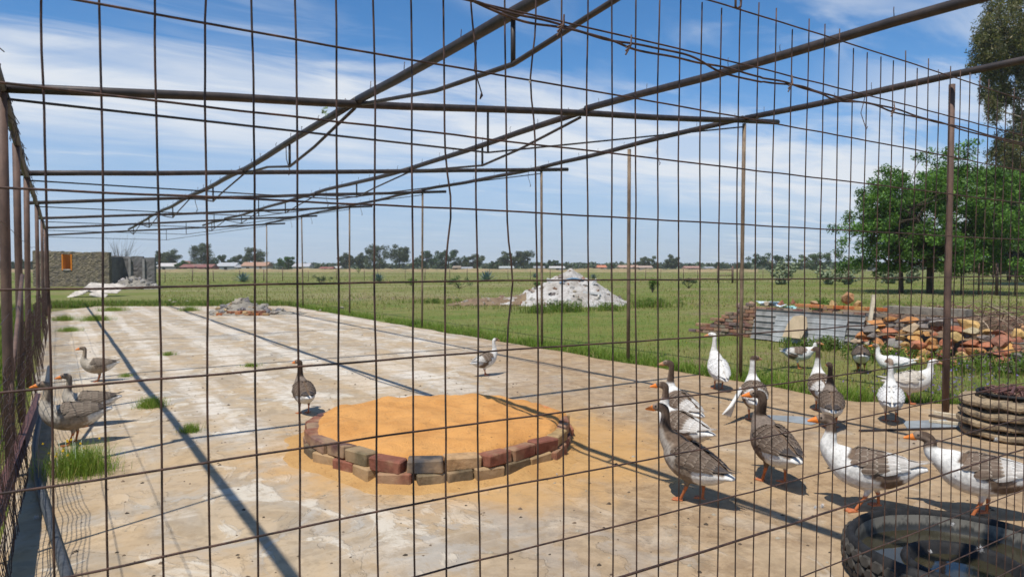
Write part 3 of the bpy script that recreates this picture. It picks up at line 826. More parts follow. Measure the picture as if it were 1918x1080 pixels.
# spilled sand round the foot
V, Fc = [], []; NR, NA = 14, 140
for i in range(NR + 1):
    for j in range(NA):
        a = 2 * pi * j / NA
        w_ = .13 + .15 * mnoise.noise(Vector((math.cos(a) * 2.2, math.sin(a) * 2.2, 7))) + .07 * mnoise.noise(Vector((math.cos(a) * 9, math.sin(a) * 9, 3)))
        t = i / NR; r = ringr(a) - .1 + (w_ + .12) * t
        z = .06 * (1 - t) ** 1.6 + .012 * mnoise.noise(Vector((r * math.cos(a) * 8, r * math.sin(a) * 8, 2))) * (1 - t) - (.006 if i == NR else -.002)
        V.append((r * math.cos(a), r * math.sin(a), z))
for i in range(NR):
    for j in range(NA): Fc.append((i * NA + j, (i + 1) * NA + j, (i + 1) * NA + (j + 1) % NA, i * NA + (j + 1) % NA))
link('spilled_sand', npmesh('spilled_sand', V, Fc, mats=[sand('dirty_sand', (0.47, 0.275, 0.105))], smooth=True), pit)

# ------------------------------------------------------------------ stones
def rock_mesh(seed, mat, sub=1, flat=1.0):
    rs = random.Random(seed)
    bm = bmesh.new(); bmesh.ops.create_icosphere(bm, subdivisions=sub, radius=.5)
    for v in bm.verts:
        n_ = mnoise.noise(v.co * 2.2 + Vector((seed * 7.1, 0, 0)))
        v.co *= 1 + .55 * n_
    for _ in range(8):
        d = Vector((rs.uniform(-1, 1), rs.uniform(-1, 1), rs.uniform(-1, 1))).normalized(); k = rs.uniform(.20, .34)
        for v in bm.verts:
            q = v.co.dot(d)
            if q > k: v.co -= d * (q - k)
    for v in bm.verts: v.co.z *= flat
    me = bpy.data.meshes.new('stone'); bm.to_mesh(me); bm.free(); me.materials.append(mat); return me
ROCK = ROCKS = [rock_mesh(s, M['stone'], 2 if s < 6 else 1, .75 if s % 2 else .95) for s in range(10)]

def heap(th, hf, area, n, size, cols, names='stone', meshes=ROCK, tilt=.5, base=None):
    """stones over a height field hf(x, y) local to th"""
    for _ in range(n):
        x = random.uniform(*area[0]); y = random.uniform(*area[1]); h = hf(x, y)
        if h <= 0.01: continue
        s = random.uniform(*size) * random.choice([.7, 1, 1, 1.25])
        o = link(names, random.choice(meshes), th, (x, y, h + s * .12 - .02), (random.uniform(-tilt, tilt), random.uniform(-tilt, tilt), random.uniform(0, 6.28)), cvar(random.choice(cols), .25))
        o.scale = (s * random.uniform(.8, 1.4), s * random.uniform(.7, 1.1), s * random.uniform(.6, 1))
def moundmesh(name, hf, area, n, mat, parent, bumpa=.04, fr=4):
    V, Fc = [], []
    xs = np.linspace(*area[0], n); ys = np.linspace(*area[1], n)
    for x in xs:
        for y in ys:
            h = hf(x, y); V.append((x, y, (h + bumpa * mnoise.noise(Vector((x * fr, y * fr, 2))) + bumpa * .6 * mnoise.noise(Vector((x * fr * 3, y * fr * 3, 5)))) if h > 0.005 else -.12))
    for i in range(n - 1):
        for j in range(n - 1):
            q = (i * n + j, (i + 1) * n + j, (i + 1) * n + j + 1, i * n + j + 1)
            if max(V[k][2] for k in q) > -.1: Fc.append(q)
    return link(name, npmesh(name, V, Fc, mats=[mat]), parent)

def mound_mat(name, a, b_, sc):
    m, nt, bb = new_mat(name, .95, .1); v = coord(nt)
    n_ = noise(nt, v, sc, 6, .7); n2_ = noise(nt, v, sc * 4, 4, .7)
    c = mix(nt, sstep(nt, n_, .35, .65), a, b_); c = mix(nt, sstep(nt, n2_, .55, .72, 0, .6), c, tuple(q * .45 for q in b_))
    setin(nt, bb.inputs['Base Color'], c); bump(nt, bb, n2_, .9, .05); return m
M['limeheap'] = mound_mat('lime_rubble', (.50, .475, .435), (.31, .275, .235), 1.6)
M['earth'] = mound_mat('brown_earth', (.23, .165, .10), (.16, .11, .07), 1.5)
M['greyheap'] = mound_mat('grey_rubble', (.30, .27, .22), (.19, .17, .14), 3)

# white rubble mound in the field
c0 = (G(930, 577) + G(1190, 574)) / 2; c0[2] = -.07
c0 = G(1070, 566); c0[2] = -.07
wm = thing('rubble_mound', 'large whitish mound of building rubble in the field', 'rubble mound', c0, -PSI)
def hw(x, y):
    r = math.hypot(x / (3.1 if x < 0 else 2.65), y / 2.6); h = 1.62 * max(0, 1 - r) ** 1.05 if r < 1 else 0
    t = (.16 + .16 * max(0, x + 5.2) / 2.6) * (1 if -5.2 < x < 0 else 0) * max(0, 1 - (abs(y + .1) / 1.2) ** 2) * min(1, (x + 5.2) / .6)
    return max(h, t) * (1 + .18 * mnoise.noise(Vector((x * 1.2, y * 1.2, 4)))) if max(h, t) > 0 else 0
moundmesh('heap', hw, ((-3.2, 2.8), (-2.8, 2.8)), 80, M['limeheap'], wm, .10, 2.0)
moundmesh('earth_ramp', lambda x, y: hw(x, y) + .02 if x < -2.0 else 0, ((-5.5, -1.9), (-1.6, 1.6)), 44, M['earth'], wm, .05, 3)
WH = [(.58, .56, .52), (.48, .45, .40), (.38, .34, .28), (.28, .23, .18)]
heap(wm, hw, ((-2.8, 2.6), (-2.6, 1.0)), 150, (.10, .30), WH + [(.33, .17, .10), (.15, .13, .115)])
heap(wm, lambda x, y: hw(x, y) - .04 if hw(x, y) > .85 else 0, ((-1.5, 1.7), (-1.6, .9)), 90, (.10, .26), [(.33, .16, .10), (.36, .21, .14), (.30, .15, .09), (.55, .52, .48)])
heap(wm, hw, ((-5.2, -2.4), (-1.4, .6)), 50, (.10, .24), [(.33, .20, .14), (.28, .21, .16), (.42, .38, .33)])
b = MB(); b.tube([(q, -1.0 + .35 * (q + .6), hw(q, -1.0 + .35 * (q + .6)) + .05) for q in np.linspace(-.6, .5, 7)], .045, 5); b.build('blue_pipe', simple('faded_blue', (.14, .26, .38), .6), wm)
for q, sz, rr in (((-.95, -.6, hw(-.95, -.6) + .06), (.42, .16, .16), .4), ((.85, -.8, hw(.85, -.8) + .02), (.10, .10, .62), .7), ((.75, -1.6, hw(.75, -1.6) + .05), (.75, .12, .08), .1)):
    b = MB(); b.box((0, 0, 0), sz, Matrix.Rotation(rr, 3, 'Y')); b.build('block', M['stone'], wm, loc=q, color=(.7, .69, .66))
def weeds(name, label, c, n, sp, h, pal=(.4, .35, .2, .0, .05, 0), w=(.012, .03), group=None):
    P = np.stack([RNG.normal(0, sp[0], n), RNG.normal(0, sp[1], n), np.zeros(n)], 1)
    R2 = np.array([[math.cos(PSI), -math.sin(PSI), 0], [math.sin(PSI), math.cos(PSI), 0], [0, 0, 1]]); P = P @ R2
    V, Fq, Cc = blades(P, RNG.uniform(h * .3, h, n), RNG.uniform(*w, n), grass_cols(n, pal), .8)
    o = thing(name, label, 'weeds', c, 0, group)
    k = max(6, n // 45); cc = np.stack([RNG.normal(0, sp[0] * .8, k), RNG.normal(0, sp[1] * .8, k), RNG.uniform(.08, .62, k) * h], 1) @ R2
    q = .5 * h
    Vl, Fl, Cl = leafcards(cc, np.tile((q * .75, q * .75, q * .55), (k, 1)), np.full(k, 60), (.07, .03), [(.10, .17, .03), (.13, .20, .04), (.08, .13, .03), (.19, .20, .07)], RNG)
    nz_ = Vl[:, 2] < 0; Vl[nz_, 2] *= -.3
    V = np.vstack([V[: len(V) // 15 * 5], Vl]); kk = len(Cc) // 15 * 5; nF = len(Fq) // 3; sel = np.concatenate([Fq[:kk // 5], Fq[nF:nF + kk // 5], Fq[2 * nF:2 * nF + kk // 5]])
    fs = [tuple(f) for f in sel.tolist()] + [tuple(f) for f in (Fl + kk).tolist()]
    link('foliage', npmesh('foliage', V, fs, np.vstack([Cc[:kk], Cl]), [M['grass']]), o)['kind'] = 'stuff'; return o
for i, (x_, y_, n_, sp_, h_, l_) in enumerate([(1060, 580, 900, (.5, .3), .55, 'green weed clump at the middle foot of the white mound'), (1010, 582, 600, (.4, .3), .40, 'green weed clump at the left foot of the white mound'),
        (1140, 578, 500, (.3, .3), .45, 'green weed clump at the right foot of the white mound'), (1215, 572, 900, (.5, .5), .5, 'tall pale weeds right of the white mound'), (815, 565, 600, (.7, .3), .3, 'low green weeds left of the earth spill of the mound'),
        (1560, 648, 900, (.6, .25), .32, 'bushy green weeds at the foot of the corrugated sheet'), (1700, 668, 900, (.6, .3), .38, 'flowering weeds along the foot of the stone stack'), (1860, 690, 900, (.7, .4), .40, 'flowering weeds before the rubble right of the thick post')]):
    p = G(x_, y_); p[2] = -.07; weeds('weed_clump', l_, p, n_, sp_, h_, group='weed clumps')

# small rubble heap on the slab
c0 = G(448, 590)
sh = thing('rubble_heap', 'low heap of broken stone and brick near the far end of the slab', 'rubble heap', c0, -PSI)
def hs(x, y):
    r = math.hypot((x + .1) / 1.15, (y - .6) / .95); return max(0, .52 * (1 - r)) if r < 1 else (.10 * max(0, 1 - abs(x - 1.2) / .9) * max(0, 1 - abs(y - .7) / .6))
moundmesh('heap', hs, ((-1.4, 2.2), (-.5, 1.7)), 50, M['greyheap'], sh, .04, 5)
heap(sh, hs, ((-1.2, 1.2), (-.4, 1.5)), 190, (.12, .30), [(.42, .37, .30), (.26, .24, .22), (.19, .18, .18), (.48, .34, .18), (.36, .31, .25)])
for k in range(11):
    for l in range(2):
        if l and k in (0, 1, 10): continue
        o = link('brick', random.choice(SML), sh, (-.55 + k * .15 + random.uniform(-.03, .03), -.18 + random.uniform(-.06, .06) + .05 * l, .04 + .075 * l), (random.uniform(-.1, .1), random.uniform(-.1, .1), random.uniform(-.4, .9)), cvar(random.choice([RED, ORG, RED, TAN, (.40, .17, .09)])))
for k, (x_, y_, s_) in enumerate(((640, 577, .16), (600, 582, .14), (560, 578, .12), (325, 568, .25), (350, 566, .2), (318, 564, .2))):
    p = G(x_, y_); p[2] = s_ * .2
    o = link('stone', ROCK[k], None, p, (0, 0, k), (.42, .36, .28)); o.scale = (s_ * 1.3, s_, s_ * .8)
    tag(o, ['flat pale stone on the slab edge farthest from the rubble heap', 'pale stone between rubble heap and grass edge', 'small pale stone touching the spread of the rubble heap', 'largest of the pale stones at the slab end', 'pale stone in the weeds beside the rubble heap', 'pale stone on the slab end nearest the ruin'][k], 'stone', 'loose stones at the slab edge')

# ------------------------------------------------------------------ raised brick bed with sheets
WX = 13.75
wall = thing('brick_wall', 'low crumbling brick wall of a raised bed in the grass', 'wall', (WX, 6.2, -.07))
def wtop(y):
    y += 6.2
    return .76 if y < 10.9 else max(0.0, .76 * (1 - (y - 10.9) / 1.9))
for c_i in range(12):
    z = .04 + c_i * .083; y = (c_i % 2) * .115
    while y < 6.4:
        if z < wtop(y) + random.uniform(-.05, .05) and (y < .2 or True):
            colr = random.choice([(.23, .115, .09), (.28, .15, .115), (.33, .16, .10), (.19, .14, .125), (.33, .26, .20)])
            if y < 2.0 and random.random() < .25: colr = (.20, .19, .185)
            link('brick', random.choice(SML), wall, (random.uniform(-.02, .02), y, z), (random.uniform(-.03, .03), random.uniform(-.03, .03), pi / 2 + random.uniform(-.04, .04)), cvar(colr))
        y += .236
earthb = MB()
def hb(x, y):
    return min(wtop(y), .72) if -.0 < y < 6.2 else 0
moundmesh('earth_fill', lambda x, y: max(0, hb(x, y) - .06 - .02 * x) if x > .03 else 0, ((-.02, 3.2), (-.1, 6.3)), 50, M['earth'], wall, .05, 3)
# course of orange bricks and odd stones along the top
for k in range(9):
    link('brick', random.choice(SML), wall, (-.01 + random.uniform(-.02, .02), 1.42 + k * .23, .825), (0, 0, pi / 2 + random.uniform(-.05, .05)), cvar(random.choice([(.60, .18, .05), (.55, .155, .05), (.62, .33, .11)]), .12))
for (y, z, s, colr) in ((2.0, 1.12, .25, (.48, .29, .12)), (2.22, 1.24, .36, (.43, .22, .10)), (2.55, 1.11, .22, (.50, .33, .15)), (2.95, 1.11, .2, (.45, .30, .17)), (3.5, 1.10, .2, RED), (4.2, 1.05, .18, (.5, .4, .28)), (4.6, 1.03, .22, (.36, .22, .15)), (3.8, 1.06, .24, (.40, .17, .10)), (5.0, .95, .2, (.30, .2, .16))):
    o = link('stone', random.choice(ROCK), wall, (.05, y, z - .22), (random.uniform(-.3, .3), 0, random.uniform(0, 6)), colr); o.scale = (s, s, s * .95)
# concrete coping
b = MB(); b.box((.10, .65, .835), (.30, 1.5, .13)); b.build('coping', M['concrete_old'], wall)
# corrugated sheets leaning on the wall
def sheet(name, y0, y1, z0, z1, xo, mat, label, lean=.16, nrib=9, rib=.03):
    V, Fc = [], []; ny = 2; nz = nrib * 16
    for side in (0, 1):
        for i in range(nz + 1):
            t = i / nz; z = z0 + (z1 - z0) * t
            fr = (t * nrib + .12) % 1.0; x = xo - lean * (1 - t) - rib * min(1, max(0, min(fr, .30 - fr)) / .06) + side * .004
            for y in (y0, y1): V.append((x, y, z))
    n2 = (nz + 1) * 2
    for s in (0, 1):
        for i in range(nz):
            q = (s * n2 + i * 2, s * n2 + i * 2 + 1, s * n2 + i * 2 + 3, s * n2 + i * 2 + 2)
            Fc.append(q if s else q[::-1])
    o = link(name, npmesh(name, V, Fc, mats=[mat]), None, (WX, 6.2, -.07)); tag(o, label, 'metal sheet'); return o
sheet('corrugated_sheet', 1.72, 4.35, .03, .70, -.10, M['galv'], 'long dull corrugated iron sheet leaning against the brick wall', .20, 5)
def flatsheet(name, pts, t, mat, label, cat):
    bm = bmesh.new(); vs = [bm.verts.new(tuple(map(float, p))) for p in pts]; f = bm.faces.new(vs)
    r = bmesh.ops.extrude_face_region(bm, geom=[f]); nrm = f.normal.copy(); bm.normal_update(); nrm = f.normal
    for v in [e for e in r['geom'] if isinstance(e, bmesh.types.BMVert)]: v.co += nrm * t
    bmesh.ops.recalc_face_normals(bm, faces=bm.faces[:])
    me = bpy.data.meshes.new(name); bm.to_mesh(me); bm.free(); me.materials.append(mat)
    o = link(name, me); tag(o, label, cat); return o
def wallpt(x, y, X): return PX(x, y, X)
# paler ribbed panel in front
V = []
o = sheet('corrugated_sheet', 2.05, 3.75, .02, .60, -.19, simple('pale_zinc', (.37, .375, .365), .85, 4, .35, .1, .004, .1, 0.0), 'pale zinc sheet with shallow ribs leaning before the longer sheet', .16, 5, .010)
pb = [wallpt(1465, 630, WX - .48), wallpt(1500, 634, WX - .46), wallpt(1512, 612, WX - .40), wallpt(1510, 594, WX - .36), wallpt(1502, 590, WX - .35), wallpt(1486, 592, WX - .36), wallpt(1475, 606, WX - .40)]
flatsheet('board', pb, .02, M['beigeboard'], 'rounded beige board propped against the pale zinc sheet', 'board')
b = MB(); p0 = wallpt(1621, 640, WX - .45); p1 = wallpt(1637, 552, WX - .18); p0[2] = -.07
b.tube([p0, p1], .045, 4); tag(b.build('post', M['timber']), 'leaning whitewashed timber post at the end of the corrugated sheets', 'post')
# plastic rubbish on the bed
for (x_, y_, s_, colr, l_) in ((1447, 566, .30, (.62, .72, .76), 'crumpled pale blue plastic sheeting on top of the brick bed'), (1478, 568, .15, (.35, .62, .60), 'small turquoise plastic scrap on top of the brick bed')):
    p = PX(x_, y_, WX + .25); b = MB()
    for k in range(14):
        a = random.uniform(0, 6.3); q = [Vector((random.uniform(-s_, s_), random.uniform(-s_, s_), random.uniform(0, s_ * .55))) for _ in range(3)]
        b.add(q, [(0, 1, 2)])
    p[2] = .64
    o = b.build('plastic_sheeting', M['paint'], None, loc=p, color=colr); tag(o, l_, 'plastic')

# stacked field stones by the wall
stp = thing('stone_stack', 'loose stack of tan and orange field stones against the wall end', 'stone stack', (13.2, 6.4, -.07))
def hst(x, y):
    return max(0, .56 - .75 * max(0, -x + .1) - .12 * abs(y - .2)) * (1 if -1.5 < y < 1.15 else 0) if x < .55 else 0
moundmesh('core', lambda x, y: hst(x, y) * .8, ((-.8, .6), (-1.6, 1.2)), 30, M['earth'], stp, .03, 5)
STN = [(.56, .34, .12), (.52, .27, .09), (.50, .22, .08), (.42, .32, .20), (.30, .27, .23), (.58, .38, .15), (.42, .15, .075), (.36, .14, .085), (.24, .20, .17), (.20, .17, .15)]
for lay in range(7):
    y = -1.5 + random.uniform(0, .2)
    while y < 1.2:
        s = random.uniform(.16, .40); z = .07 + lay * .105; x = -.62 + lay * .085 + random.uniform(-.06, .06)
        if z < .78 - .10 * abs(y):
            o = link('stone', random.choice(ROCK), stp, (x, y, z), (random.uniform(-.2, .2), random.uniform(-.2, .2), random.uniform(0, 6)), cvar(random.choice(STN)))
            o.scale = (s * 1.15, s * 1.15, s * .72)
        y += s * random.uniform(.75, .95)
# rougher rubble to the right
rb = thing('rubble_bank', 'bank of grey stones and terracotta lumps right of the thick post', 'rubble bank', (14.6, 4.9, -.07))
def hr_(x, y):
    r = math.hypot((x - .6) / 2.4, (y - .1) / 1.9); return max(0, .85 * (1 - r)) if r < 1 else 0
moundmesh('heap', hr_, ((-1.9, 3.1), (-1.9, 2.1)), 50, M['earth'], rb, .06, 3)
heap(rb, hr_, ((-1.8, 2.4), (-1.8, 2.0)), 300, (.14, .40), [(.26, .23, .20), (.16, .145, .13), (.36, .155, .075), (.42, .24, .12), (.33, .29, .24), (.20, .18, .16), (.45, .32, .18)])
# heap of dry thorn branches on top
b = MB()
for k in range(420):
    p = Vector((random.uniform(-1.4, 2.8), random.uniform(-1.6, 2.6), 0)); h = max(.55, hr_(p.x, p.y))
    d = Vector((random.gauss(0, 1), random.gauss(0, 1), random.gauss(.15, .35))).normalized() * random.uniform(.25, .9)
    q = p + Vector((0, 0, h + random.uniform(-.05, .28)))
    b.tube([q - d * .5, q + Vector((random.gauss(0, .06), random.gauss(0, .06), random.gauss(.03, .05))), q + d * .5], [.010, .008, .003], 3, col=random.choice([(.17, .09, .06), (.24, .14, .10), (.11, .07, .05), (.36, .27, .19)]))
tag(b.build('brushwood', M['plain'], None, colors=True, loc=(15.2, 5.3, -.07)), 'tangle of dry reddish brushwood piled on the rubble bank', 'brushwood')

# ------------------------------------------------------------------ trough and tyres
TC = (3.83, 1.69); TR = .545
tr = thing('tyre_trough', 'big cut tyre used as a duck pool brim-full of murky water', 'trough', (TC[0], TC[1], 0))
b = MB()
b.lathe([(TR - .075, .012), (TR - .02, .03), (TR + .005, .09), (TR - .002, .165), (TR - .018, .198), (TR - .034, .203), (TR - .046, .196), (TR - .052, .17)], 120, wob=.02)
b.build('outer_wall', M['rubber'], tr, smooth=True)
b = MB(); b.lathe([(TR - .0525, .172), (TR - .058, .12), (TR - .075, .05), (TR - .16, .03)], 96, wob=.02); b.build('inner_wall', M['tyrewet'], tr, smooth=True)
b = MB(); b.lathe([(.20, .02), (.285, .045), (.285, .085), (.276, .108), (.262, .116), (.247, .112), (.238, .09), (.20, .03)], 96, wob=.015); b.build('bead_ring', M['rubber'], tr, smooth=True)
# hex tread lugs
hexm = bmesh.new()
vs = [hexm.verts.new((.045 * math.cos(k * pi / 3), .033 * math.sin(k * pi / 3), 0)) for k in range(6)]
vt = [hexm.verts.new((.036 * math.cos(k * pi / 3), .026 * math.sin(k * pi / 3), .016)) for k in range(6)]
hexm.faces.new(vt)
for k in range(6): hexm.faces.new((vs[k], vs[(k + 1) % 6], vt[(k + 1) % 6], vt[k]))
hme = bpy.data.meshes.new('tread_block'); hexm.to_mesh(hme); hexm.free(); hme.materials.append(simple('dusty_tread', (.060, .053, .043), .8, 25, .5, .5))
for row in range(3):
    z = .145 - row * .052
    for k in range(46):
        a = 2 * pi * (k + .5 * (row % 2)) / 46
        r = TR + (.0, .004, -.006)[row]
        nrm = Vector((math.cos(a), math.sin(a), (.12, 0, -.2)[row])).normalized()
        tx = Vector((-math.sin(a), math.cos(a), 0)); ty = nrm.cross(tx)
        o = link('tread_block', hme, tr); o.matrix_local = Matrix.Translation((r * math.cos(a), r * math.sin(a), z)) @ Matrix((tx, ty, nrm)).transposed().to_4x4()
def disc(name, r0, r1, z, mat, parent, n=72):
    V, Fc = [], []
    for k in range(n):
        a = 2 * pi * k / n; V += [(r0 * math.cos(a), r0 * math.sin(a), z), (r1 * math.cos(a), r1 * math.sin(a), z)]
    for k in range(n): j = (k + 1) % n; Fc.append((2 * k, 2 * k + 1, 2 * j + 1, 2 * j))
    return link(name, npmesh(name, V, Fc, mats=[mat]), parent)
disc('water', .274, TR - .054, .090, M['water'], tr)
disc('water', .002, .243, .060, M['water'], tr)
disc('bottom', .001, TR - .06, .008, M['tyrewet'], tr)

sc_ = (7.56, 2.95)
RT = .43
for k in range(4):
    b = MB(); h = .088
    b.lathe([(RT - .13, .001), (RT - .06, .010), (RT - .008, .020), (RT + .006, .034), (RT + .006, h - .026), (RT - .008, h - .012), (RT - .06, h - .002), (RT - .13, h + .003), (RT - .15, h * .5)], 72, closed=True, wob=.06, seed=k * 5)
    o = b.build('old_tyre', M['tyredust'], None, smooth=False, loc=(sc_[0] + random.uniform(-.02, .03), sc_[1] + random.uniform(-.02, .02), k * .093), rot=(random.uniform(-.012, .012), random.uniform(-.012, .012), k))
    tag(o, ['bottom dusty tyre of the stack beside the planks', 'second dusty tyre from the ground in the stack', 'third dusty tyre from the ground in the stack', 'top dusty tyre of the stack, under the rusty chain'][k], 'tyre', 'old tyres in the stack')
b = MB(); b.lathe([(.285, 0), (.30, .012), (.31, .028), (.30, .044), (.285, .036)], 56, closed=True)
tag(b.build('tube', M['rubber'], None, True, loc=(sc_[0] + .05, sc_[1], .374)), 'thin black rubber ring lying on top of the tyre stack', 'rubber ring')
b = MB()
for k in range(46):
    a = k * .42; r = .08 + .13 * abs(math.sin(k * .7)); p = Vector((r * math.cos(a), r * math.sin(a), .028 + .05 * random.random()))
    d = Vector((random.gauss(0, 1), random.gauss(0, 1), random.gauss(0, .5))).normalized(); e = d.orthogonal().normalized()
    b.tube([p + (d * .032 * math.cos(t) + e * .018 * math.sin(t)) for t in np.linspace(0, 2 * pi, 9)], .007, 5, cap=False)
for k in range(3): b.tube([(-.36 + .05 * k, .12 - .1 * k, .07), (0, 0, .09), (.38, -.10 + .12 * k, .06)], .012, 5)
tag(b.build('chain', M['redsteel'], None, loc=(sc_[0] + .05, sc_[1], .366)), 'rusty chain and bars heaped on the tyre stack', 'chain')

def plank(pa, pb_, w, t, z, mat, name, label, cat):
    a = G(*pa); c = G(*pb_); d = Vector(tuple(c - a)); L = d.length
    b = MB(); b.box((0, 0, 0), (L, w, t)); o = b.build(name, mat, None, loc=((a + c) / 2 + np.array((0, 0, z + t / 2))), rot=(0, 0, math.atan2(d.y, d.x))); tag(o, label, cat); return o
q = [G(1690, 789), G(1770, 786), G(1800, 800), G(1770, 803), G(1700, 804)]
flatsheet('metal_sheet', [p + np.array((0, 0, .006)) for p in q], -.004, M['greymetal'], 'flat grey metal offcut lying beside the tyre stack', 'metal sheet')
q = [G(1425, 777), G(1500, 780), G(1540, 790), G(1520, 796), G(1440, 785)]
flatsheet('metal_sheet', [p + np.array((0, 0, .006)) for p in q], -.004, M['greymetal'], 'thin grey metal strip lying behind the brown geese', 'metal sheet')
plank((1740, 791), (1800, 797), .05, .022, .010, M['timber'], 'plank', 'pale plank lying on the grey metal offcut', 'plank')
plank((1750, 776), (1806, 784), .05, .035, .001, M['timber'], 'plank', 'pale plank on the bare dirt behind the metal offcut', 'plank')
plank((1742, 779), (1800, 790), .06, .02, .001, simple('dark_plank', (.12, .09, .065), .9, 20, .4), 'plank', 'dark weathered plank between the two pale planks', 'plank')
plank((1610, 808), (1790, 803), .03, .018, .001, M['pipe'], 'steel_strip', 'narrow dark steel strip lying on the slab before the metal offcut', 'steel strip')

# ------------------------------------------------------------------ geese
def goose(pxy, rel, kind, neck, label, s=1.0, headyaw=0.0, step=0.0, pitch=0.0, vox=.0085, billcol=None, droop=False, seed=0, neckcol=None, z0=0.0):
    rs = random.Random(seed * 13 + 5)
    base = G(pxy[0], pxy[1], z0)
    heading = 57 - math.degrees(math.atan((pxy[0] - 959) / F)) + rel      # rel: turned from walking straight away
    th = thing('goose', label, 'goose', base, math.radians(heading), 'flock of geese')
    th.scale = (s, s, s)
    # control rows: x, y, z, half width, half height
    body = [(-.375, 0, .350, .030, .012), (-.31, 0, .338, .062, .034), (-.22, 0, .318, .102, .088), (-.11, 0, .298, .134, .124), (.01, 0, .292, .146, .142), (.11, 0, .312, .132, .132), (.175, 0, .350, .100, .104)]
    cp, sp = math.cos(pitch), math.sin(pitch)
    body = [(x * cp - (z - .3) * sp, y, .3 + x * sp + (z - .3) * cp, a, c) for x, y, z, a, c in body]
    NK = {
        'up':    [(.212, 0, .405, .068, .072), (.218, 0, .455, .047, .05), (.205, 0, .52, .036, .037), (.198, 0, .585, .031, .032), (.203, 0, .632, .032, .033)],
        'tall':  [(.208, 0, .410, .066, .07), (.212, 0, .470, .045, .047), (.200, 0, .545, .034, .035), (.192, 0, .620, .030, .031), (.197, 0, .672, .032, .033)],
        's':     [(.228, 0, .400, .072, .075), (.246, 0, .450, .054, .058), (.236, 0, .510, .041, .043), (.232, 0, .565, .036, .037), (.238, 0, .612, .036, .037)],
        'fwd':   [(.225, 0, .395, .070, .072), (.250, 0, .445, .050, .054), (.255, 0, .505, .038, .040), (.252, 0, .560, .033, .034), (.262, 0, .605, .033, .034)],
        'short': [(.205, 0, .395, .066, .07), (.225, 0, .430, .048, .05), (.232, 0, .470, .038, .039), (.232, 0, .505, .034, .035), (.240, 0, .535, .034, .034)],
        'crook': [(.215, 0, .400, .070, .072), (.222, 0, .450, .050, .052), (.198, 0, .500, .039, .041), (.182, 0, .548, .035, .037), (.195, 0, .592, .035, .037)],
        'low':   [(.232, 0, .380, .070, .072), (.272, 0, .408, .053, .056), (.292, 0, .446, .042, .044), (.288, 0, .482, .037, .038), (.306, 0, .508, .036, .037)],
        'down':  [(.235, 0, .340, .062, .064), (.300, 0, .300, .042, .044), (.350, 0, .240, .034, .035), (.385, 0, .170, .031, .032), (.405, 0, .115, .032, .033)],
    }[neck]
    dz = sp * .19; dxp = cp - 1
    NK = [(x + dxp * .1, y, z + dz, a, c) for x, y, z, a, c in NK]
    tx, ty_, tz = NK[-1][:3]
    hd = [(.032, .012, .0335, .036), (.064, .012, .030, .032), (.088, .002, .022, .024)] if neck != 'down' else [(.018, -.03, .0335, .036), (.036, -.056, .030, .032), (.048, -.078, .022, .024)]
    ca, sa = math.cos(headyaw), math.sin(headyaw)
    rows_ = body + NK
    for q, (dx, dzz, a, c) in enumerate(hd): rows_.append((tx + dx * ca, ty_ + dx * sa, tz + dzz, a, c))
    rows_ = np.array(rows_); nb = len(body)
    S = crom(rows_, 6)
    P, rw, rh = S[:, :3], np.maximum(S[:, 3], .008), np.maximum(S[:, 4], .008)
    T = np.gradient(P, axis=0); T /= np.linalg.norm(T, axis=1)[:, None]
    side = np.zeros_like(T); prev = np.array((0, 1.0, 0))
    for i in range(len(T)):
        v = prev - T[i] * prev.dot(T[i]); v /= np.linalg.norm(v); side[i] = v; prev = v
    nor = np.cross(T, side)
    nor[nor[:, 2] < -2] *= -1
    # raw shell: body tube, thighs and shanks
    b = MB(); n = 16; V = []
    for i in range(len(P)):
        for j in range(n):
            a = 2 * pi * j / n; V.append(P[i] + side[i] * rw[i] * math.cos(a) + nor[i] * rh[i] * math.sin(a))
    Fc = [(i * n + j, i * n + (j + 1) % n, (i + 1) * n + (j + 1) % n, (i + 1) * n + j) for i in range(len(P) - 1) for j in range(n)]
    Fc += [tuple(range(n))[::-1], tuple((len(P) - 1) * n + j for j in range(n))]
    b.add(V, Fc)
    feet = []
    for sg in (-1, 1):
        st_ = step * sg
        hip = np.array((-.03, sg * .062, .225)); ank = np.array((-.035 + st_ * .6, sg * .058, .115)); ft = np.array((-.005 + st_, sg * .055, .012 + (abs(step) * .35 if st_ < 0 else 0)))
        b.tube([hip + (0, 0, .05), hip, (hip + ank) / 2, ank], [.045, .046, .026, .0155], 8)
        b.tube([ank + (0, 0, .012), ank, (ank + ft) / 2, ft], [.0155, .0150, .0118, .0125], 8)
        feet.append((ft, ank))
    raw = b.me('raw')
    tmp = bpy.data.objects.new('tmp', raw); COL.objects.link(tmp)
    md = tmp.modifiers.new('r', 'REMESH'); md.mode = 'VOXEL'; md.voxel_size = vox
    ms = tmp.modifiers.new('s', 'SMOOTH'); ms.factor = .5; ms.iterations = 4
    dg = bpy.context.evaluated_depsgraph_get()
    me = bpy.data.meshes.new_from_object(tmp.evaluated_get(dg))
    bpy.data.objects.remove(tmp); bpy.data.meshes.remove(raw)
    me.name = 'body'
    # plumage colours by place on the bird
    nv = len(me.vertices); co = np.empty(nv * 3, np.float32); me.vertices.foreach_get('co', co); co = co.reshape(-1, 3)
    dist = np.linalg.norm((co[:, None, :] - P[None]) / (np.maximum(rw, .03)[None, :, None] ** .5), axis=2); idx = dist.argmin(1)
    t = idx / 6.0
    vv = np.einsum('ij,ij->i', co - P[idx], nor[idx]) / rh[idx]
    nz = np.array([mnoise.noise(Vector((float(c[0]) * 14 + seed, float(c[1]) * 14, float(c[2]) * 14))) for c in co])
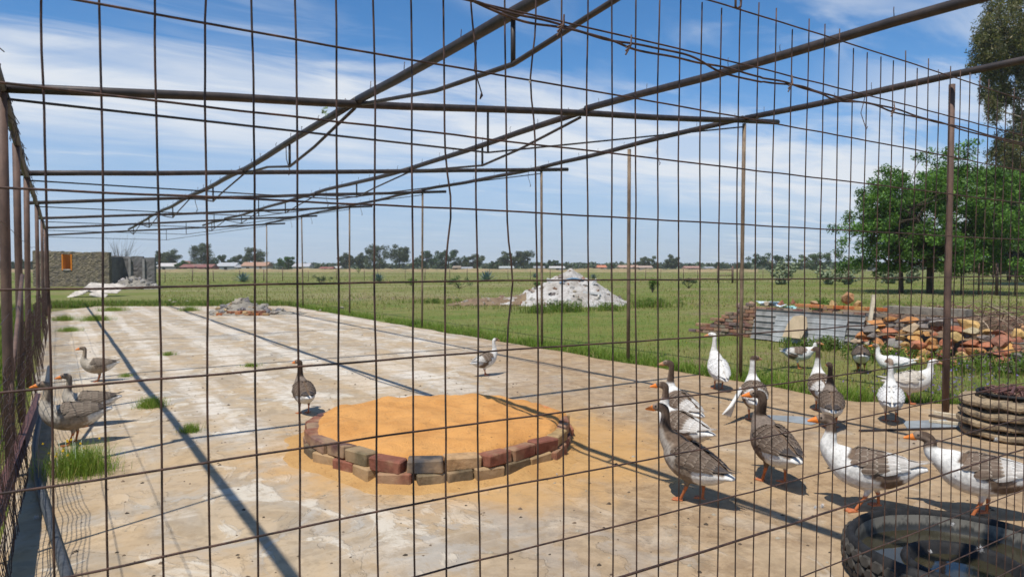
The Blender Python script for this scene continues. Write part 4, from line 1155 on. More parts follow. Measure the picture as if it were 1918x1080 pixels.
    nf = np.array([mnoise.noise(Vector((float(c[0]) * 60 + seed, float(c[1]) * 60, float(c[2]) * 60))) for c in co])
    WHT, GRY, BRN, DBR = np.array((.70, .67, .61)), np.array((.215, .165, .12)), np.array((.135, .092, .062)), np.array((.07, .047, .033))
    C = np.empty((nv, 3))
    def put(mask, col): C[mask] = col
    tt = t + nz * .35
    if kind == 'grey':
        C[:] = GRY; put(vv > .45 + nz * .2, BRN); put((tt < 3.0) & (vv < .15 + nz * .25), WHT); put(t < .9, WHT)
        put((t > 4.2) & (t < 8.2) & (vv < .3), (.30, .26, .215)); put(tt > 8.3, (.20, .155, .12)); put((t > 7.5) & (vv > .3 + nz * .3), DBR * 1.1)
    elif kind == 'pale':
        C[:] = (.33, .26, .185); put(vv > .5 + nz * .2, (.17, .125, .09)); put((tt < 2.8) & (vv < .15), WHT); put(t < .9, WHT)
        put((t > 4.5) & (t < 8.4), (.43, .37, .29)); put((t > 8) & (vv > .25 + nz * .3), (.19, .145, .11)); put(t > 11.5, (.24, .175, .12))
    elif kind == 'pied':
        C[:] = WHT; put((vv > .35 + nz * .25) & (t < 5.6) & (t > 1.6), BRN * 1.1)
        fl = (np.abs(tt - 3.15 - vv * .7) < .62) & (vv < .42) & (vv > -.85 + nz * .2); put(fl, BRN * 1.15); C[fl] *= (1 + .55 * np.maximum(0, np.sin(t[fl] * 34 + vv[fl] * 6)))[:, None]
        put(tt > (neckcol or 8.4), (.18, .13, .095)); put((tt > (neckcol or 8.4)) & (vv > .3), DBR * 1.2)
    elif kind == 'cream':
        C[:] = WHT; put((vv > .2 + nz * .3) & (t < 5.4), (.52, .46, .37)); put(tt > 12.2, (.50, .43, .35))
    elif kind == 'dark':
        C[:] = BRN * 1.15; put((tt < 3.1) & (vv < .25 + nz * .2), WHT); put(t < .9, WHT); put((t > 4.5) & (t < 8), (.20, .155, .12)); put(t > 8, (.15, .105, .075)); put((t > 7.5) & (vv > .3), DBR)
    else:
        C[:] = WHT * 1.02; put((vv > .55) & (t < 5) & (nz > .22), (.45, .41, .36))
        if neckcol: put(tt > neckcol, (.30, .22, .16))
    if kind in ('grey', 'dark', 'pale', 'pied'): put((tt > 12.3) & (t > (neckcol or 8)), (.255, .19, .14))
    st_k = (t > 8.2) & (t < 12) & (C[:, 0] < .4); C[st_k] *= (1 + .35 * np.sin(np.arctan2(co[st_k, 1], vv[st_k] * .03) * 9 + nz[st_k] * 5))[:, None]
    C *= (1 + .22 * nf[:, None]) * (1 + .10 * nz[:, None])
    leg = (co[:, 2] < .128) & (np.abs(co[:, 0] + .02) < .12 + abs(step)) & (np.abs(co[:, 1]) < .09) & (np.abs(co[:, 1]) > .03) & (idx < 40) if neck != 'down' else (co[:, 2] < .128) & (co[:, 0] < .12)
    C[leg] = np.array((.47, .155, .06)) * (1 + .2 * nf[leg][:, None])
    ed = np.empty(len(me.edges) * 2, np.int32); me.edges.foreach_get('vertices', ed); ed = ed.reshape(-1, 2)
    for _ in range(2):                                   # soft feathered borders between patches
        acc = C.copy(); cnt = np.ones(nv); np.add.at(acc, ed[:, 0], C[ed[:, 1]]); np.add.at(acc, ed[:, 1], C[ed[:, 0]]); np.add.at(cnt, ed[:, 0], 1); np.add.at(cnt, ed[:, 1], 1); C = acc / cnt[:, None]
    C *= (1 + .16 * np.sin(t * 26 + nz * 7) * (t < 6) * (vv > -.5) * (np.abs(C[:, 0]) < .5))[:, None] * (1 - .18 * np.maximum(0, nz) * (vv < -.3))[:, None]
    a = me.color_attributes.new('Col', 'FLOAT_COLOR', 'POINT'); c4 = np.ones((nv, 4), np.float32); c4[:, :3] = np.clip(C, 0, 1); a.data.foreach_set('color', c4.ravel())
    me.materials.clear(); me.materials.append(M['plume']); me.polygons.foreach_set('use_smooth', np.ones(len(me.polygons), bool))
    link('body', me, th)
    # wings: overlapping feathers hugging the flank
    def surf(sidx, ang, off):
        f_ = min(max(sidx * 6, 0), len(P) - 1.001); i = int(f_); r = f_ - i
        L = lambda A: A[i] * (1 - r) + A[i + 1] * r
        p = L(P); tail = max(0, 1.5 - sidx) / 1.5
        w_, h_ = max(L(rw), .045) + off, max(L(rh), .035) + off
        p = p + L(side) * w_ * math.sin(ang) + L(nor) * h_ * math.cos(ang)
        if sidx < 0: p = p + np.array((sidx * .075, 0, 0))
        return p
    if kind in ('grey', 'dark'): fc, ec, pc = np.array((.105, .073, .050)), np.array((.205, .155, .113)), np.array((.055, .045, .04))
    elif kind == 'pale': fc, ec, pc = np.array((.155, .118, .085)), np.array((.255, .205, .15)), np.array((.07, .055, .045))
    elif kind == 'pied': fc, ec, pc = np.array((.140, .098, .068)), np.array((.31, .25, .19)), np.array((.44, .40, .35))
    elif kind == 'cream': fc, ec, pc = np.array((.46, .40, .32)), np.array((.60, .55, .47)), np.array((.50, .45, .38))
    else: fc, ec, pc = np.array((.66, .63, .58)), np.array((.72, .70, .66)), np.array((.60, .57, .52))
    for sg in (-1, 1):
        V, Fc, Cc = [], [], []
        def feather(s0, ang, ln, wd, lift, cf, ce, a_end=None):
            k0 = len(V); nl, nw = 6, 5
            for i in range(nl):
                u = i / (nl - 1); s_ = s0 - ln * u
                an = ang + ((a_end if a_end is not None else ang) - ang) * u
                wf = (.55, .92, 1.0, .98, .80, .28)[i]
                for j in range(nw):
                    q = (j - 2) / 2
                    p = surf(s_, sg * (an + q * wd * wf * .5), .004 + lift * u + .004 * (1 - q * q) + (.002 if i else -.01))
                    V.append(p)
                    e = 1 if (abs(q) > .9 or i == nl - 1) else 0
                    Cc.append((ce if e else cf) * rs.uniform(.88, 1.12))
            for i in range(nl - 1):
                for j in range(nw - 1):
                    Fc.append((k0 + i * nw + j, k0 + i * nw + j + 1, k0 + (i + 1) * nw + j + 1, k0 + (i + 1) * nw + j))
        # flight feathers under the coverts
        for k in range(7):
            an = .26 + k * .15; ln = 2.9 - k * .20
            feather(2.75, an + .10, ln + (.35 if k < 3 else 0), .34, .010 + (7 - k) * .0012, pc * rs.uniform(.85, 1.1), ec * .9 if kind != 'grey' else ec * .75, an * .55 + .12)
        NRW = 6
        for r_ in range(NRW):
            s0 = 2.9 + r_ * .50
            for k in range(6 if r_ < 4 else 5):
                an = .24 + (k + .5 * (r_ % 2)) * .215 + rs.uniform(-.03, .03)
                if kind == 'pied' and r_ < 2: cf, ce = pc * 1.02, WHT * .9
                elif kind == 'pied' and s0 > 5.2: cf, ce = fc * 1.2, ec
                else: cf, ce = fc, ec
                feather(s0, an, 1.35 - .13 * r_, .30, .010, cf * rs.uniform(.8, 1.15), ce, an * .92)
        link('wing', npmesh('wing', np.array(V), Fc, np.clip(np.array(Cc), 0, 1), [M['feather']], True), th)
    if droop:
        b = MB()
        for k in range(6):
            b.tube([(.02 - .02 * k, .15, .36), (-.12 - .03 * k, .22 + .012 * k, .26 - .012 * k), (-.24 - .035 * k, .28 + .02 * k, .07 + .012 * k)], [.02, .024, .006], 5, col=tuple(WHT * rs.uniform(.8, 1)))
        b.build('drooping_wing', M['feather'], th, True, True)
    # bill
    e = rows_[-1]; d2 = np.array((ca, sa, -.10)) if neck != 'down' else np.array((.42 * ca, .42 * sa, -.9)); d2 /= np.linalg.norm(d2)
    sd = np.cross((0, 0, 1), d2); sd /= np.linalg.norm(sd); un = np.cross(d2, sd)
    b = MB(); V = []; nn = 10; prof = [(-.018, .023, .027), (.006, .021, .025), (.028, .017, .017), (.050, .0135, .011), (.064, .009, .006)]
    for (x_, w_, h_) in prof:
        for j in range(nn):
            a = 2 * pi * j / nn; V.append(e[:3] + d2 * x_ + sd * w_ * math.cos(a) + un * (h_ * math.sin(a) - .006 * x_ / .05))
    Fc = [(i * nn + j, i * nn + (j + 1) % nn, (i + 1) * nn + (j + 1) % nn, (i + 1) * nn + j) for i in range(len(prof) - 1) for j in range(nn)] + [tuple(range(nn)), tuple((len(prof) - 1) * nn + j for j in range(nn))[::-1]]
    b.add(V, Fc); b.build('bill', billcol or M['bill'], th, True)
    hc = rows_[-2]
    for sg in (-1, 1):
        b = MB(); p = np.array(hc[:3]) + sd * sg * (hc[3] * .93) + un * .010 - d2 * .004
        b.tube([p - sd * .006, p - sd * .003, p + sd * .003, p + sd * .006], [.003, .0072, .0072, .003], 8); b.build('eye', M['eye'], th, True)
    # webbed feet
    for ft, ank in feet:
        b = MB(); V = []; zf = ft[2] - .012
        pts = [(-.022, 0), (.0, -.016), (.045, -.046), (.050, -.024), (.072, 0), (.050, .024), (.045, .046), (.0, .016)]
        V = [(ft[0] + x, ft[1] + y, zf + .003) for x, y in pts] + [(ft[0] + x * .96, ft[1] + y * .9, zf + .013) for x, y in pts]
        m8 = len(pts)
        Fc = [tuple(range(m8))[::-1], tuple(range(m8, 2 * m8))] + [(j, (j + 1) % m8, m8 + (j + 1) % m8, m8 + j) for j in range(m8)]
        b.add(V, Fc)
        for ang in (-.75, 0, .75): b.tube([(ft[0] - .005, ft[1], zf + .012), (ft[0] + .064 * math.cos(ang), ft[1] + .064 * math.sin(ang), zf + .008)], [.0085, .005], 6)
        b.build('foot', M['foot'], th, False)
    return th

M['palebill'] = simple('pale_orange_bill', (.62, .27, .11), .5, 60, .25, .1)
M['tanbill'] = simple('tan_bill', (.48, .25, .13), .5, 60, .25, .1)
R_ = math.radians
GE = [
    dict(pxy=(1294, 938), rel=52, kind='grey', neck='fwd', s=0.91, headyaw=R_(25), step=.06, pitch=.26, vox=.007, label='grey goose with dark neck standing upright over the beam shadow, white rump'),
    dict(pxy=(1448, 905), rel=28, kind='dark', neck='crook', s=0.97, headyaw=R_(58), step=.07, pitch=.24, vox=.007, label='dark brown goose walking away with head turned, white underside'),
    dict(pxy=(1622, 956), rel=96, kind='pied', neck='s', s=0.93, step=.08, vox=.007, pitch=.05, neckcol=9.3, label='white-breasted goose with streaked brown neck striding beside the trough'),
    dict(pxy=(1832, 968), rel=97, kind='pied', neck='low', s=0.93, step=.05, vox=.007, pitch=.03, neckcol=9.0, label='white-breasted goose with lowered brown head behind the trough'),
    dict(pxy=(1345, 728), rel=18, kind='white', neck='tall', s=0.90, headyaw=R_(62), pitch=.50, vox=.010, billcol=M['palebill'], label='pure white goose standing tall at the grass edge'),
    dict(pxy=(1276, 812), rel=35, kind='pied', neck='tall', s=0.90, headyaw=R_(45), pitch=.25, vox=.009, neckcol=7.9, billcol=M['tanbill'], label='brown-necked goose with white collar and dark saddle'),
    dict(pxy=(1276, 858), rel=50, kind='pied', neck='up', s=0.88, headyaw=R_(30), pitch=.15, vox=.009, neckcol=9.0, label='saddled goose half hidden behind the upright grey goose'),
    dict(pxy=(1412, 786), rel=6, kind='pied', neck='up', s=0.90, headyaw=R_(-50), pitch=.28, vox=.010, neckcol=10.6, billcol=M['tanbill'], droop=True, label='white-necked goose with one pale wing drooping to the ground'),
    dict(pxy=(1537, 768), rel=12, kind='pied', neck='tall', s=0.90, headyaw=R_(20), pitch=.28, vox=.010, neckcol=9.2, billcol=M['tanbill'], label='white-backed goose facing the grass, just beyond a grey-brown goose'),
    dict(pxy=(1556, 800), rel=4, kind='dark', neck='tall', s=0.82, headyaw=R_(15), pitch=.28, vox=.010, label='grey-brown goose seen from behind with tall dark neck'),
    dict(pxy=(1497, 690), rel=-80, kind='pied', neck='low', s=.82, step=.02, vox=.011, neckcol=11.0, z0=-.07, billcol=M['palebill'], label='brown-backed goose with white front resting in the grass by the board'),
    dict(pxy=(1612, 697), rel=4, kind='dark', neck='down', s=0.90, vox=.011, z0=-.07, pitch=.05, label='goose grazing head down in the grass, white rump showing'),
    dict(pxy=(1672, 710), rel=88, kind='white', neck='fwd', s=.80, vox=.011, neckcol=10.5, z0=-.07, label='white goose with orange bill partly hidden behind two white geese'),
    dict(pxy=(1668, 789), rel=2, kind='white', neck='tall', s=0.83, headyaw=R_(25), pitch=.26, vox=.010, neckcol=10.2, billcol=M['tanbill'], label='white goose seen from behind with pale brown head near the metal offcut'),
    dict(pxy=(1706, 756), rel=-70, kind='cream', neck='short', s=.88, step=.02, vox=.010, pitch=.12, billcol=M['tanbill'], label='cream-white goose facing the thick post'),
    dict(pxy=(134, 832), rel=86, kind='pale', neck='up', s=.87, step=.03, vox=.008, label='large pale grey goose beside the flowered grass tuft'),
    dict(pxy=(166, 797), rel=84, kind='pale', neck='up', s=.80, step=.02, vox=.009, label='grey goose half hidden behind another by the netting'),
    dict(pxy=(183, 714), rel=86, kind='pale', neck='up', s=.74, step=.01, vox=.010, label='lone grey goose with red-orange bill farther along the netting'),
    dict(pxy=(569, 774), rel=12, kind='dark', neck='up', s=0.80, headyaw=R_(35), pitch=.22, vox=.010, step=.02, label='dark-necked goose walking away beside the sand pit'),
    dict(pxy=(910, 703), rel=-52, kind='pied', neck='up', s=.76, step=.06, pitch=.22, vox=.011, neckcol=11.6, billcol=M['tanbill'], label='white-necked goose walking alone beyond the sand pit'),
]
for i, g in enumerate(GE): goose(seed=i + 1, **g)

# ------------------------------------------------------------------ vegetation
def limb(b, p0, p1, r0, r1, k=5, bend=.15, rs=random):
    p0, p1 = Vector(tuple(map(float, p0))), Vector(tuple(map(float, p1))); L = (p1 - p0).length
    P = []; o_ = Vector((rs.gauss(0, bend), rs.gauss(0, bend), rs.gauss(0, bend * .5))) * L
    for i in range(k + 1):
        t = i / k; P.append(p0.lerp(p1, t) + o_ * (t * (1 - t)))
    b.tube(P, [r0 + (r1 - r0) * i / k for i in range(k + 1)], 6); return P

# big leafy tree behind the stone bank
def neartree():
    rng = np.random.default_rng(5); rs = random.Random(3)
    base = G(1742, 549, -.07); base2 = G(1690, 547, -.07)
    # second stem stands beside the first at the same distance
    base2 = base + rt * (-52 / F) * np.linalg.norm(base[:2]) * .9
    th = thing('leafy_tree', 'broad dark green leafy tree with forked trunk behind the stone bank', 'tree', base)
    Dm = (base - CAM) @ fw
    cen = np.array(PD(1762, 402, Dm)) - base
    b = MB(); forks = []
    for (bs, ht, ln) in ((np.zeros(3), 2.0, .22), (base2 - base, 1.9, .16)):
        P = limb(b, bs, bs + np.array((rs.uniform(-.2, .2), 0, ht)), ln * 1.15, ln * .8, 5, .05, rs)
        for k in range(5):
            a = k * 2 * pi / 5 + rs.uniform(-.4, .4); e = np.array(P[-1]) + np.array((math.cos(a) * rs.uniform(1.2, 3.0), math.sin(a) * rs.uniform(1.2, 3.0), rs.uniform(.6, 3.4)))
            forks.append(limb(b, P[-1 if k % 2 else -2], e, ln * .55, .07, 6, .15, rs))
    cents, rad = [], []
    tries = 0
    while len(cents) < 720 and tries < 20000:
        tries += 1
        d = rng.normal(size=3); d /= np.linalg.norm(d); r = rng.uniform(.15, 1) ** .5
        lump = 1 + .30 * mnoise.noise(Vector(tuple(d * 2.1))) + .20 * mnoise.noise(Vector(tuple(d * 5 + 3)))
        p = d * r * lump * np.array((6.3, 5.4, 3.7)); p[:2] *= 1 - .05 * max(0, p[2])
        if p[2] < -3.75 + .5 * mnoise.noise(Vector(tuple(p))) : continue
        if mnoise.noise(Vector((p[0] * .6, p[1] * .6, p[2] * .6))) < -.05 and r > .40: continue
        cents.append(cen + p); rad.append((rng.uniform(.35, .7), rng.uniform(.35, .7), rng.uniform(.28, .5)))
    for _ in range(170):                                  # low hanging skirts
        a = rng.uniform(0, 2 * pi); r = rng.uniform(1.6, 5.9); z = -2.0 - rng.uniform(0, 1.45) + .12 * r * rng.uniform(-1, 1)
        if mnoise.noise(Vector((math.cos(a) * 2.2, math.sin(a) * 2.2, r * .4))) > -.12: cents.append(cen + np.array((math.cos(a) * r, math.sin(a) * r, z))); rad.append((.5, .5, .4))
    cents = np.array(cents)
    for c in cents[::3]:
        f = forks[rs.randrange(len(forks))]; q = min(f[2:], key=lambda v: (v - Vector(tuple(c))).length)
        if (q - Vector(tuple(c))).length < 4.5: limb(b, q, c, .045, .012, 4, .12, rs)
    b.build('trunk', M['bark'], th, True)
    pal = [(.06, .135, .022), (.08, .175, .028), (.115, .225, .034), (.045, .10, .018), (.15, .26, .042)]
    V, Fq, C = leafcards(cents, rad, rng.integers(70, 130, len(cents)), (.24, .085), pal, rng, droop=.5)
    link('crown', npmesh('crown', V, Fq, C, [M['leaf']]), th)
neartree()

def gumtree():
    rng = np.random.default_rng(8); rs = random.Random(8)
    D = 62; base = PD(2010, 530, D); base[2] = -.07
    th = thing('eucalyptus_tree', 'tall gum tree with hanging olive foliage towering at the right', 'tree', base)
    cl_ = [(1880, 70, 52, 60), (1845, 110, 28, 55), (1905, 160, 40, 40), (1865, 175, 26, 30), (1915, 30, 60, 60), (1900, -40, 60, 60), (1960, 100, 60, 80), (1990, -80, 90, 70), (1925, 215, 24, 22), (1842, 60, 20, 26), (1960, 230, 40, 40), (2040, 60, 70, 80), (2050, 220, 60, 60), (1940, -120, 70, 60), (1858, 150, 22, 40), (1898, 105, 40, 40), (1900, 268, 40, 34), (1878, 292, 26, 24), (1925, 305, 34, 40), (1862, 205, 16, 26), (1912, 240, 24, 26)]
    b = MB(); top = np.array((.4, .3, 26.)); tp_ = limb(b, (0, 0, 0), top, .55, .15, 8, .02, rs)
    cents, rad = [], []
    for (x, y, w, h) in cl_:
        c = PD(x, y, D + rs.uniform(-3, 3)) - base; k = D / F
        q = min(tp_, key=lambda v: abs(v.z - (c[2] - 2.5))); limb(b, q, c, .16, .04, 6, .12, rs)
        for _ in range(int(w * h / 26)):
            dd = rng.normal(size=3); dd /= np.linalg.norm(dd); dd *= rng.uniform(.2, 1) ** .5
            cents.append(c + rt * dd[0] * w * k + fw * dd[1] * w * k + np.array((0, 0, 1)) * dd[2] * h * k); rad.append((.42, .42, .75))
    b.build('trunk', simple('gum_bark', (.33, .28, .22), .9, 2, .5, .4, .03), th, True)
    pal = [(.14, .145, .055), (.105, .115, .045), (.18, .17, .07), (.075, .085, .038), (.20, .16, .08)]
    V, Fq, C = leafcards(np.array(cents), rad, rng.integers(36, 70, len(cents)), (.34, .10), pal, rng, droop=1.2)
    link('crown', npmesh('crown', V, Fq, C, [M['leaf']]), th)
gumtree()

def fartree(px, top, width, D, label, pal, seed, rnd=.6, dens=1.0, group='trees along the horizon', fine=1.0, px2=None, basez=-.07):
    rng = np.random.default_rng(seed); rs = random.Random(seed)
    base = PD(px, 505, D); base[2] = basez
    k = D / F; ht = (500 - top) * k + 1.6; wd = width * k / 2
    th = thing('tree', label, 'tree', base, 0, group)
    b = MB(); tb = ht * (.16 if rnd < .7 else .04)
    P = limb(b, (0, 0, -.1), (rs.uniform(-.3, .3), 0, ht * .8), ht * (.028 if D > 150 else .012) + .06, .05, 5, .03, rs)
    cents, rad = [], []
    nC = int(34 * dens)
    for _ in range(nC):
        dd = rng.normal(size=3); dd /= np.linalg.norm(dd); r = rng.uniform(.25, 1) ** .5
        lump = 1 + .35 * mnoise.noise(Vector(tuple(dd * 1.8 + seed)))
        c = np.array((dd[0] * wd * r * lump, dd[1] * wd * r * lump, tb + (ht - tb) * .5 + dd[2] * (ht - tb) * .46 * r * lump))
        if rnd < .7: c[:2] *= .75 + .3 * (c[2] / ht)
        cents.append(c); s = min(wd, ht * .4) * rng.uniform(.28, .48); rad.append((s, s, s * .75))
        if rs.random() < .5: limb(b, P[3], c, ht * .008 + .03, .02, 3, .1, rs)
    b.build('trunk', M['bark'], th)
    sz = max(.30, 1.5 * k) * fine
    V, Fq, C = leafcards(np.array(cents), rad, np.full(nC, int(130 * dens ** .3)), (sz * 1.7, sz * 1.1), pal, rng)
    link('crown', npmesh('crown', V, Fq, C, [M['farleaf']]), th)
GUM = [(.085, .105, .06), (.07, .088, .05), (.10, .115, .065)]
GRN = [(.06, .12, .03), (.05, .10, .028), (.075, .14, .035)]
DGR = [(.045, .075, .035), (.055, .085, .04)]
TL = [(300, 470, 20, 330, GUM, .5, 'slim gum tree just right of the ruin'), (322, 467, 34, 330, GUM, .5, 'rounded gum tree over the red-roofed house'), (378, 451, 44, 300, GUM, .5, 'tall gum tree behind the red wall'), (414, 476, 56, 330, DGR, .9, 'wide low dark tree right of the tall gum'),
      (449, 477, 26, 350, GUM, .5, 'small gum tree over the white sheds'), (477, 462, 40, 320, GUM, .5, 'forked gum tree over the orange-roofed house'), (540, 480, 40, 290, GRN, .9, 'dense round green tree between the white houses'), (345, 487, 30, 300, GRN, .9, 'low round bush tree before the red roof'),
      (648, 473, 34, 360, GUM, .5, 'gum tree just left of a paired gum'), (676, 473, 24, 360, GUM, .5, 'slender pointed gum tree'), (711, 455, 58, 330, GUM, .8, 'broad tall gum tree, biggest of its row'), (748, 456, 40, 330, GUM, .6, 'tall gum tree touching the biggest of the row'),
      (798, 470, 40, 360, DGR, .8, 'dark tree left of the wide grove crown'), (840, 465, 70, 340, DGR, .8, 'wide grove tree with domed crown'), (886, 475, 46, 340, GUM, .8, 'sloping tree at the end of the grove'), (926, 488, 34, 380, DGR, .9, 'low dark tree between grove and twin gums'),
      (955, 470, 44, 350, GUM, .7, 'left one of the twin gum trees'), (981, 466, 36, 350, GUM, .6, 'right one of the twin gum trees'), (1037, 486, 28, 380, DGR, .8, 'small dark tree behind the rubble mound'), (1014, 490, 30, 400, DGR, .9, 'low tree touching the rubble mound skyline'),
      (1214, 480, 46, 370, GUM, .8, 'rounded gum tree right of the tan roofs'), (1257, 478, 34, 370, GUM, .6, 'crooked gum tree between two posts'), (1440, 471, 72, 260, DGR, 1.0, 'dense dark domed tree behind the prickly pears'), (1530, 471, 92, 240, [(.085, .12, .05), (.07, .105, .045)], 1.0, 'wide pale green domed tree left of the leafy tree'),
      (1395, 490, 34, 330, DGR, .9, 'low dark tree beside the tall frame post'), (1340, 492, 40, 400, DGR, .9, 'low distant tree by the field gate'), (60, 486, 90, 300, DGR, .9, 'dark tree mass seen between the left fence posts'), (15, 488, 50, 300, DGR, .9, 'dark tree behind the thickest left post'),
      (1620, 485, 60, 260, DGR, .9, 'dark bushy tree showing under the leafy tree'), (1890, 280, 110, 85, [(.05, .06, .03), (.07, .075, .04), (.04, .05, .028)], .7, 'dark gum tree behind the leafy tree'), (1900, 470, 90, 120, GRN, 1.0, 'bright green rounded tree far behind the leafy tree')]
for i, (x, t, w, D, pal, rnd, lab) in enumerate(TL): fartree(x, t, w, D, lab, pal, 100 + i, rnd, 1.0 if D > 150 else 5.0, fine=1.0 if D > 150 else .8)

def woodland():
    rng = np.random.default_rng(77); rs = random.Random(7)
    cents, rad = [], []
    for x in np.arange(-60, 2100, 5):
        D = rs.uniform(420, 620); k = D / F
        h = (9 + 5 * mnoise.noise(Vector((x * .013, 1, 1))) + 3 * mnoise.noise(Vector((x * .06, 4, 1)))) * k + 1.6
        c = PD(x + rs.uniform(-3, 3), 500, D); c[2] = h * .45; cents.append(c); rad.append((5 * k + 1, 5 * k + 1, max(1.0, h * .5)))
    V, Fq, C = leafcards(np.array(cents), rad, np.full(len(cents), 46), (2.6, 1.6), DGR + GUM, rng)
    o = link('woodland', npmesh('woodland', V, Fq, C, [M['farleaf']])); o['kind'] = 'stuff'; tag(o, 'low far-off belt of trees along the horizon', 'woodland')
woodland()

def agave(px, py_, s, label):
    th_ = G(px, py_, -.07); b = MB(); rs = random.Random(px)
    for k in range(34):
        a = k * 2.4; el = .25 + 1.15 * (k / 34); L = s * rs.uniform(.85, 1.1)
        d = Vector((math.cos(a) * math.cos(el), math.sin(a) * math.cos(el), math.sin(el))); w = Vector((-math.sin(a), math.cos(a), 0)); n_ = d.cross(w)
        P = []
        for t, wd in ((0, .5), (.3, 1), (.65, .8), (1, .03)):
            c = d * L * t + Vector((0, 0, -.10 * L * t * t))
            P += [c - w * wd * s * .085, c - n_ * .02 * s, c + w * wd * s * .085]
        b.add(P, [(3 * i + j, 3 * i + j + 1, 3 * i + j + 4, 3 * i + j + 3) for i in range(3) for j in range(2)], tuple(np.array((.14, .20, .19)) * rs.uniform(.7, 1.2)))
    tag(b.build('agave', M['farleaf'], None, colors=True, loc=th_), label, 'agave', 'agaves in the field')
for a in ((456, 528, 1.3, 'blue-green agave before the orange-roofed house'), (709, 527, 1.2, 'blue-green agave below the tallest gum tree'), (911, 527, 1.5, 'blue-green agave left of the rubble mound'), (1002, 520, .9, 'small agave beside the rubble mound'), (1112, 522, .9, 'small agave poking up behind the rubble mound')): agave(*a)

def pear(px, py_, hpx, wpx, label, seed):
    base = G(px, py_, -.07); D = (base - CAM) @ fw; k = D / F; rs = random.Random(seed); b = MB()
    th = thing('prickly_pear', label, 'cactus', base, 0, 'prickly pears in the field')
    Hh, Wd = hpx * k, wpx * k / 2
    pads = []
    for st_ in range(15):
        p = Vector((rs.uniform(-.3, .3) * Wd, rs.uniform(-.3, .3) * Wd, 0)); d = Vector((rs.gauss(0, .5), rs.gauss(0, .5), 1)).normalized()
        while p.z < Hh * .85:
            L = rs.uniform(.36, .55); c = p + d * L * .5; pads.append((c, d, L)); p = p + d * L * .92
            d = (d + Vector((rs.gauss(0, .55), rs.gauss(0, .55), rs.gauss(.2, .3)))).normalized()
            if abs(p.x) > Wd or rs.random() < .12: break
            if rs.random() < .5: pads.append((p + Vector((rs.gauss(0, .25), rs.gauss(0, .25), .12)), Vector((rs.gauss(0, 1), rs.gauss(0, 1), .8)).normalized(), L * .85))
    for _ in range(70):
        c, d, L = pads[rs.randrange(len(pads))]; d2 = (d + Vector((rs.gauss(0, .8), rs.gauss(0, .8), rs.gauss(.3, .4)))).normalized(); c2 = c + d * L * .45 + d2 * L * .4
        if abs(c2.x) < Wd * 1.1 and c2.z < Hh: pads.append((c2, d2, L * rs.uniform(.7, .95)))
    ico = bmesh.new(); bmesh.ops.create_icosphere(ico, subdivisions=1, radius=.5)
    IV = [v.co.copy() for v in ico.verts]; IF = [tuple(v.index for v in f.verts) for f in ico.faces]; ico.free()
    for c, d, L in pads:
        w = d.cross(Vector((rs.gauss(0, 1), rs.gauss(0, 1), .1))).normalized(); n_ = d.cross(w)
        b.add([c + d * v.x * L + w * v.y * L * .72 + n_ * v.z * L * .18 for v in IV], IF, tuple(np.array(rs.choice([(.19, .23, .13), (.23, .26, .16), (.14, .18, .10)])) * rs.uniform(.8, 1.2)))
    b.build('pads', M['plain'], th, True, True)['kind'] = 'stuff'
for i, a in enumerate(((1462, 533, 46, 52, 'large grey-green prickly pear between frame post and sheets'), (1553, 533, 38, 26, 'narrow prickly pear left of its twin'), (1586, 533, 42, 30, 'narrow prickly pear right of its twin'), (1666, 531, 34, 34, 'prickly pear under the edge of the leafy tree'), (1702, 531, 26, 30, 'low prickly pear beside the tree trunks'))): pear(*a, seed=i + 3)

def shrub(px, py_, h, w, pal, label, seed, lean=.0):
    base = G(px, py_, -.07); rng = np.random.default_rng(seed); rs = random.Random(seed)
    th = thing('shrub', label, 'shrub', base, 0, 'shrubs in the field'); b = MB(); cents = []
    for k in range(9):
        e = np.array((rs.gauss(0, w * .4), rs.gauss(0, w * .4), h * rs.uniform(.35, .95))); limb(b, (0, 0, 0), e, .018, .006, 3, .1, rs); cents.append(e)
    b.build('stem', M['bark'], th)
    V, Fq, C = leafcards(np.array(cents), np.tile((w * .32, w * .32, h * .2), (len(cents), 1)), np.full(len(cents), 90), (.10, .05), pal, rng)
    link('foliage', npmesh('foliage', V, Fq, C, [M['leaf']]), th)
BR = [(.14, .22, .03), (.11, .19, .03), (.17, .24, .04)]
shrub(1222, 548, 1.0, .55, BR, 'bright yellow-green sapling right of the rubble mound', 1)
shrub(860, 540, .9, .9, GRN, 'rounded green shrub left of the rubble mound', 2)
shrub(1010, 545, .7, .7, GRN, 'low green shrub just left of the mound foot', 5)
shrub(1290, 540, .8, .7, DGR, 'dark low shrub between mound and tall frame post', 6)
shrub(770, 535, .7, .6, BR, 'small yellow-green shrub in the open field', 7)
shrub(600, 530, .8, .8, DGR, 'dark low shrub beyond the slab end', 8)
shrub(672, 512, 1.4, 1.0, BR, 'small bright shrub in the far field', 3)
p_ = PX(1556, 562, WX + .4)
sb = thing('shrub', 'bright green weed growing on top of the brick bed', 'shrub', (WX + .35, 6.2 + 2.95, .58), 0, 'shrubs in the field')
V, Fq, C = leafcards(np.array([(0, 0, .16), (.1, .2, .12), (0, -.2, .1), (.1, .1, .25)]), np.tile((.18, .22, .12), (4, 1)), np.full(4, 110), (.09, .035), BR, np.random.default_rng(2)); link('foliage', npmesh('foliage', V, Fq, C, [M['leaf']]), sb)

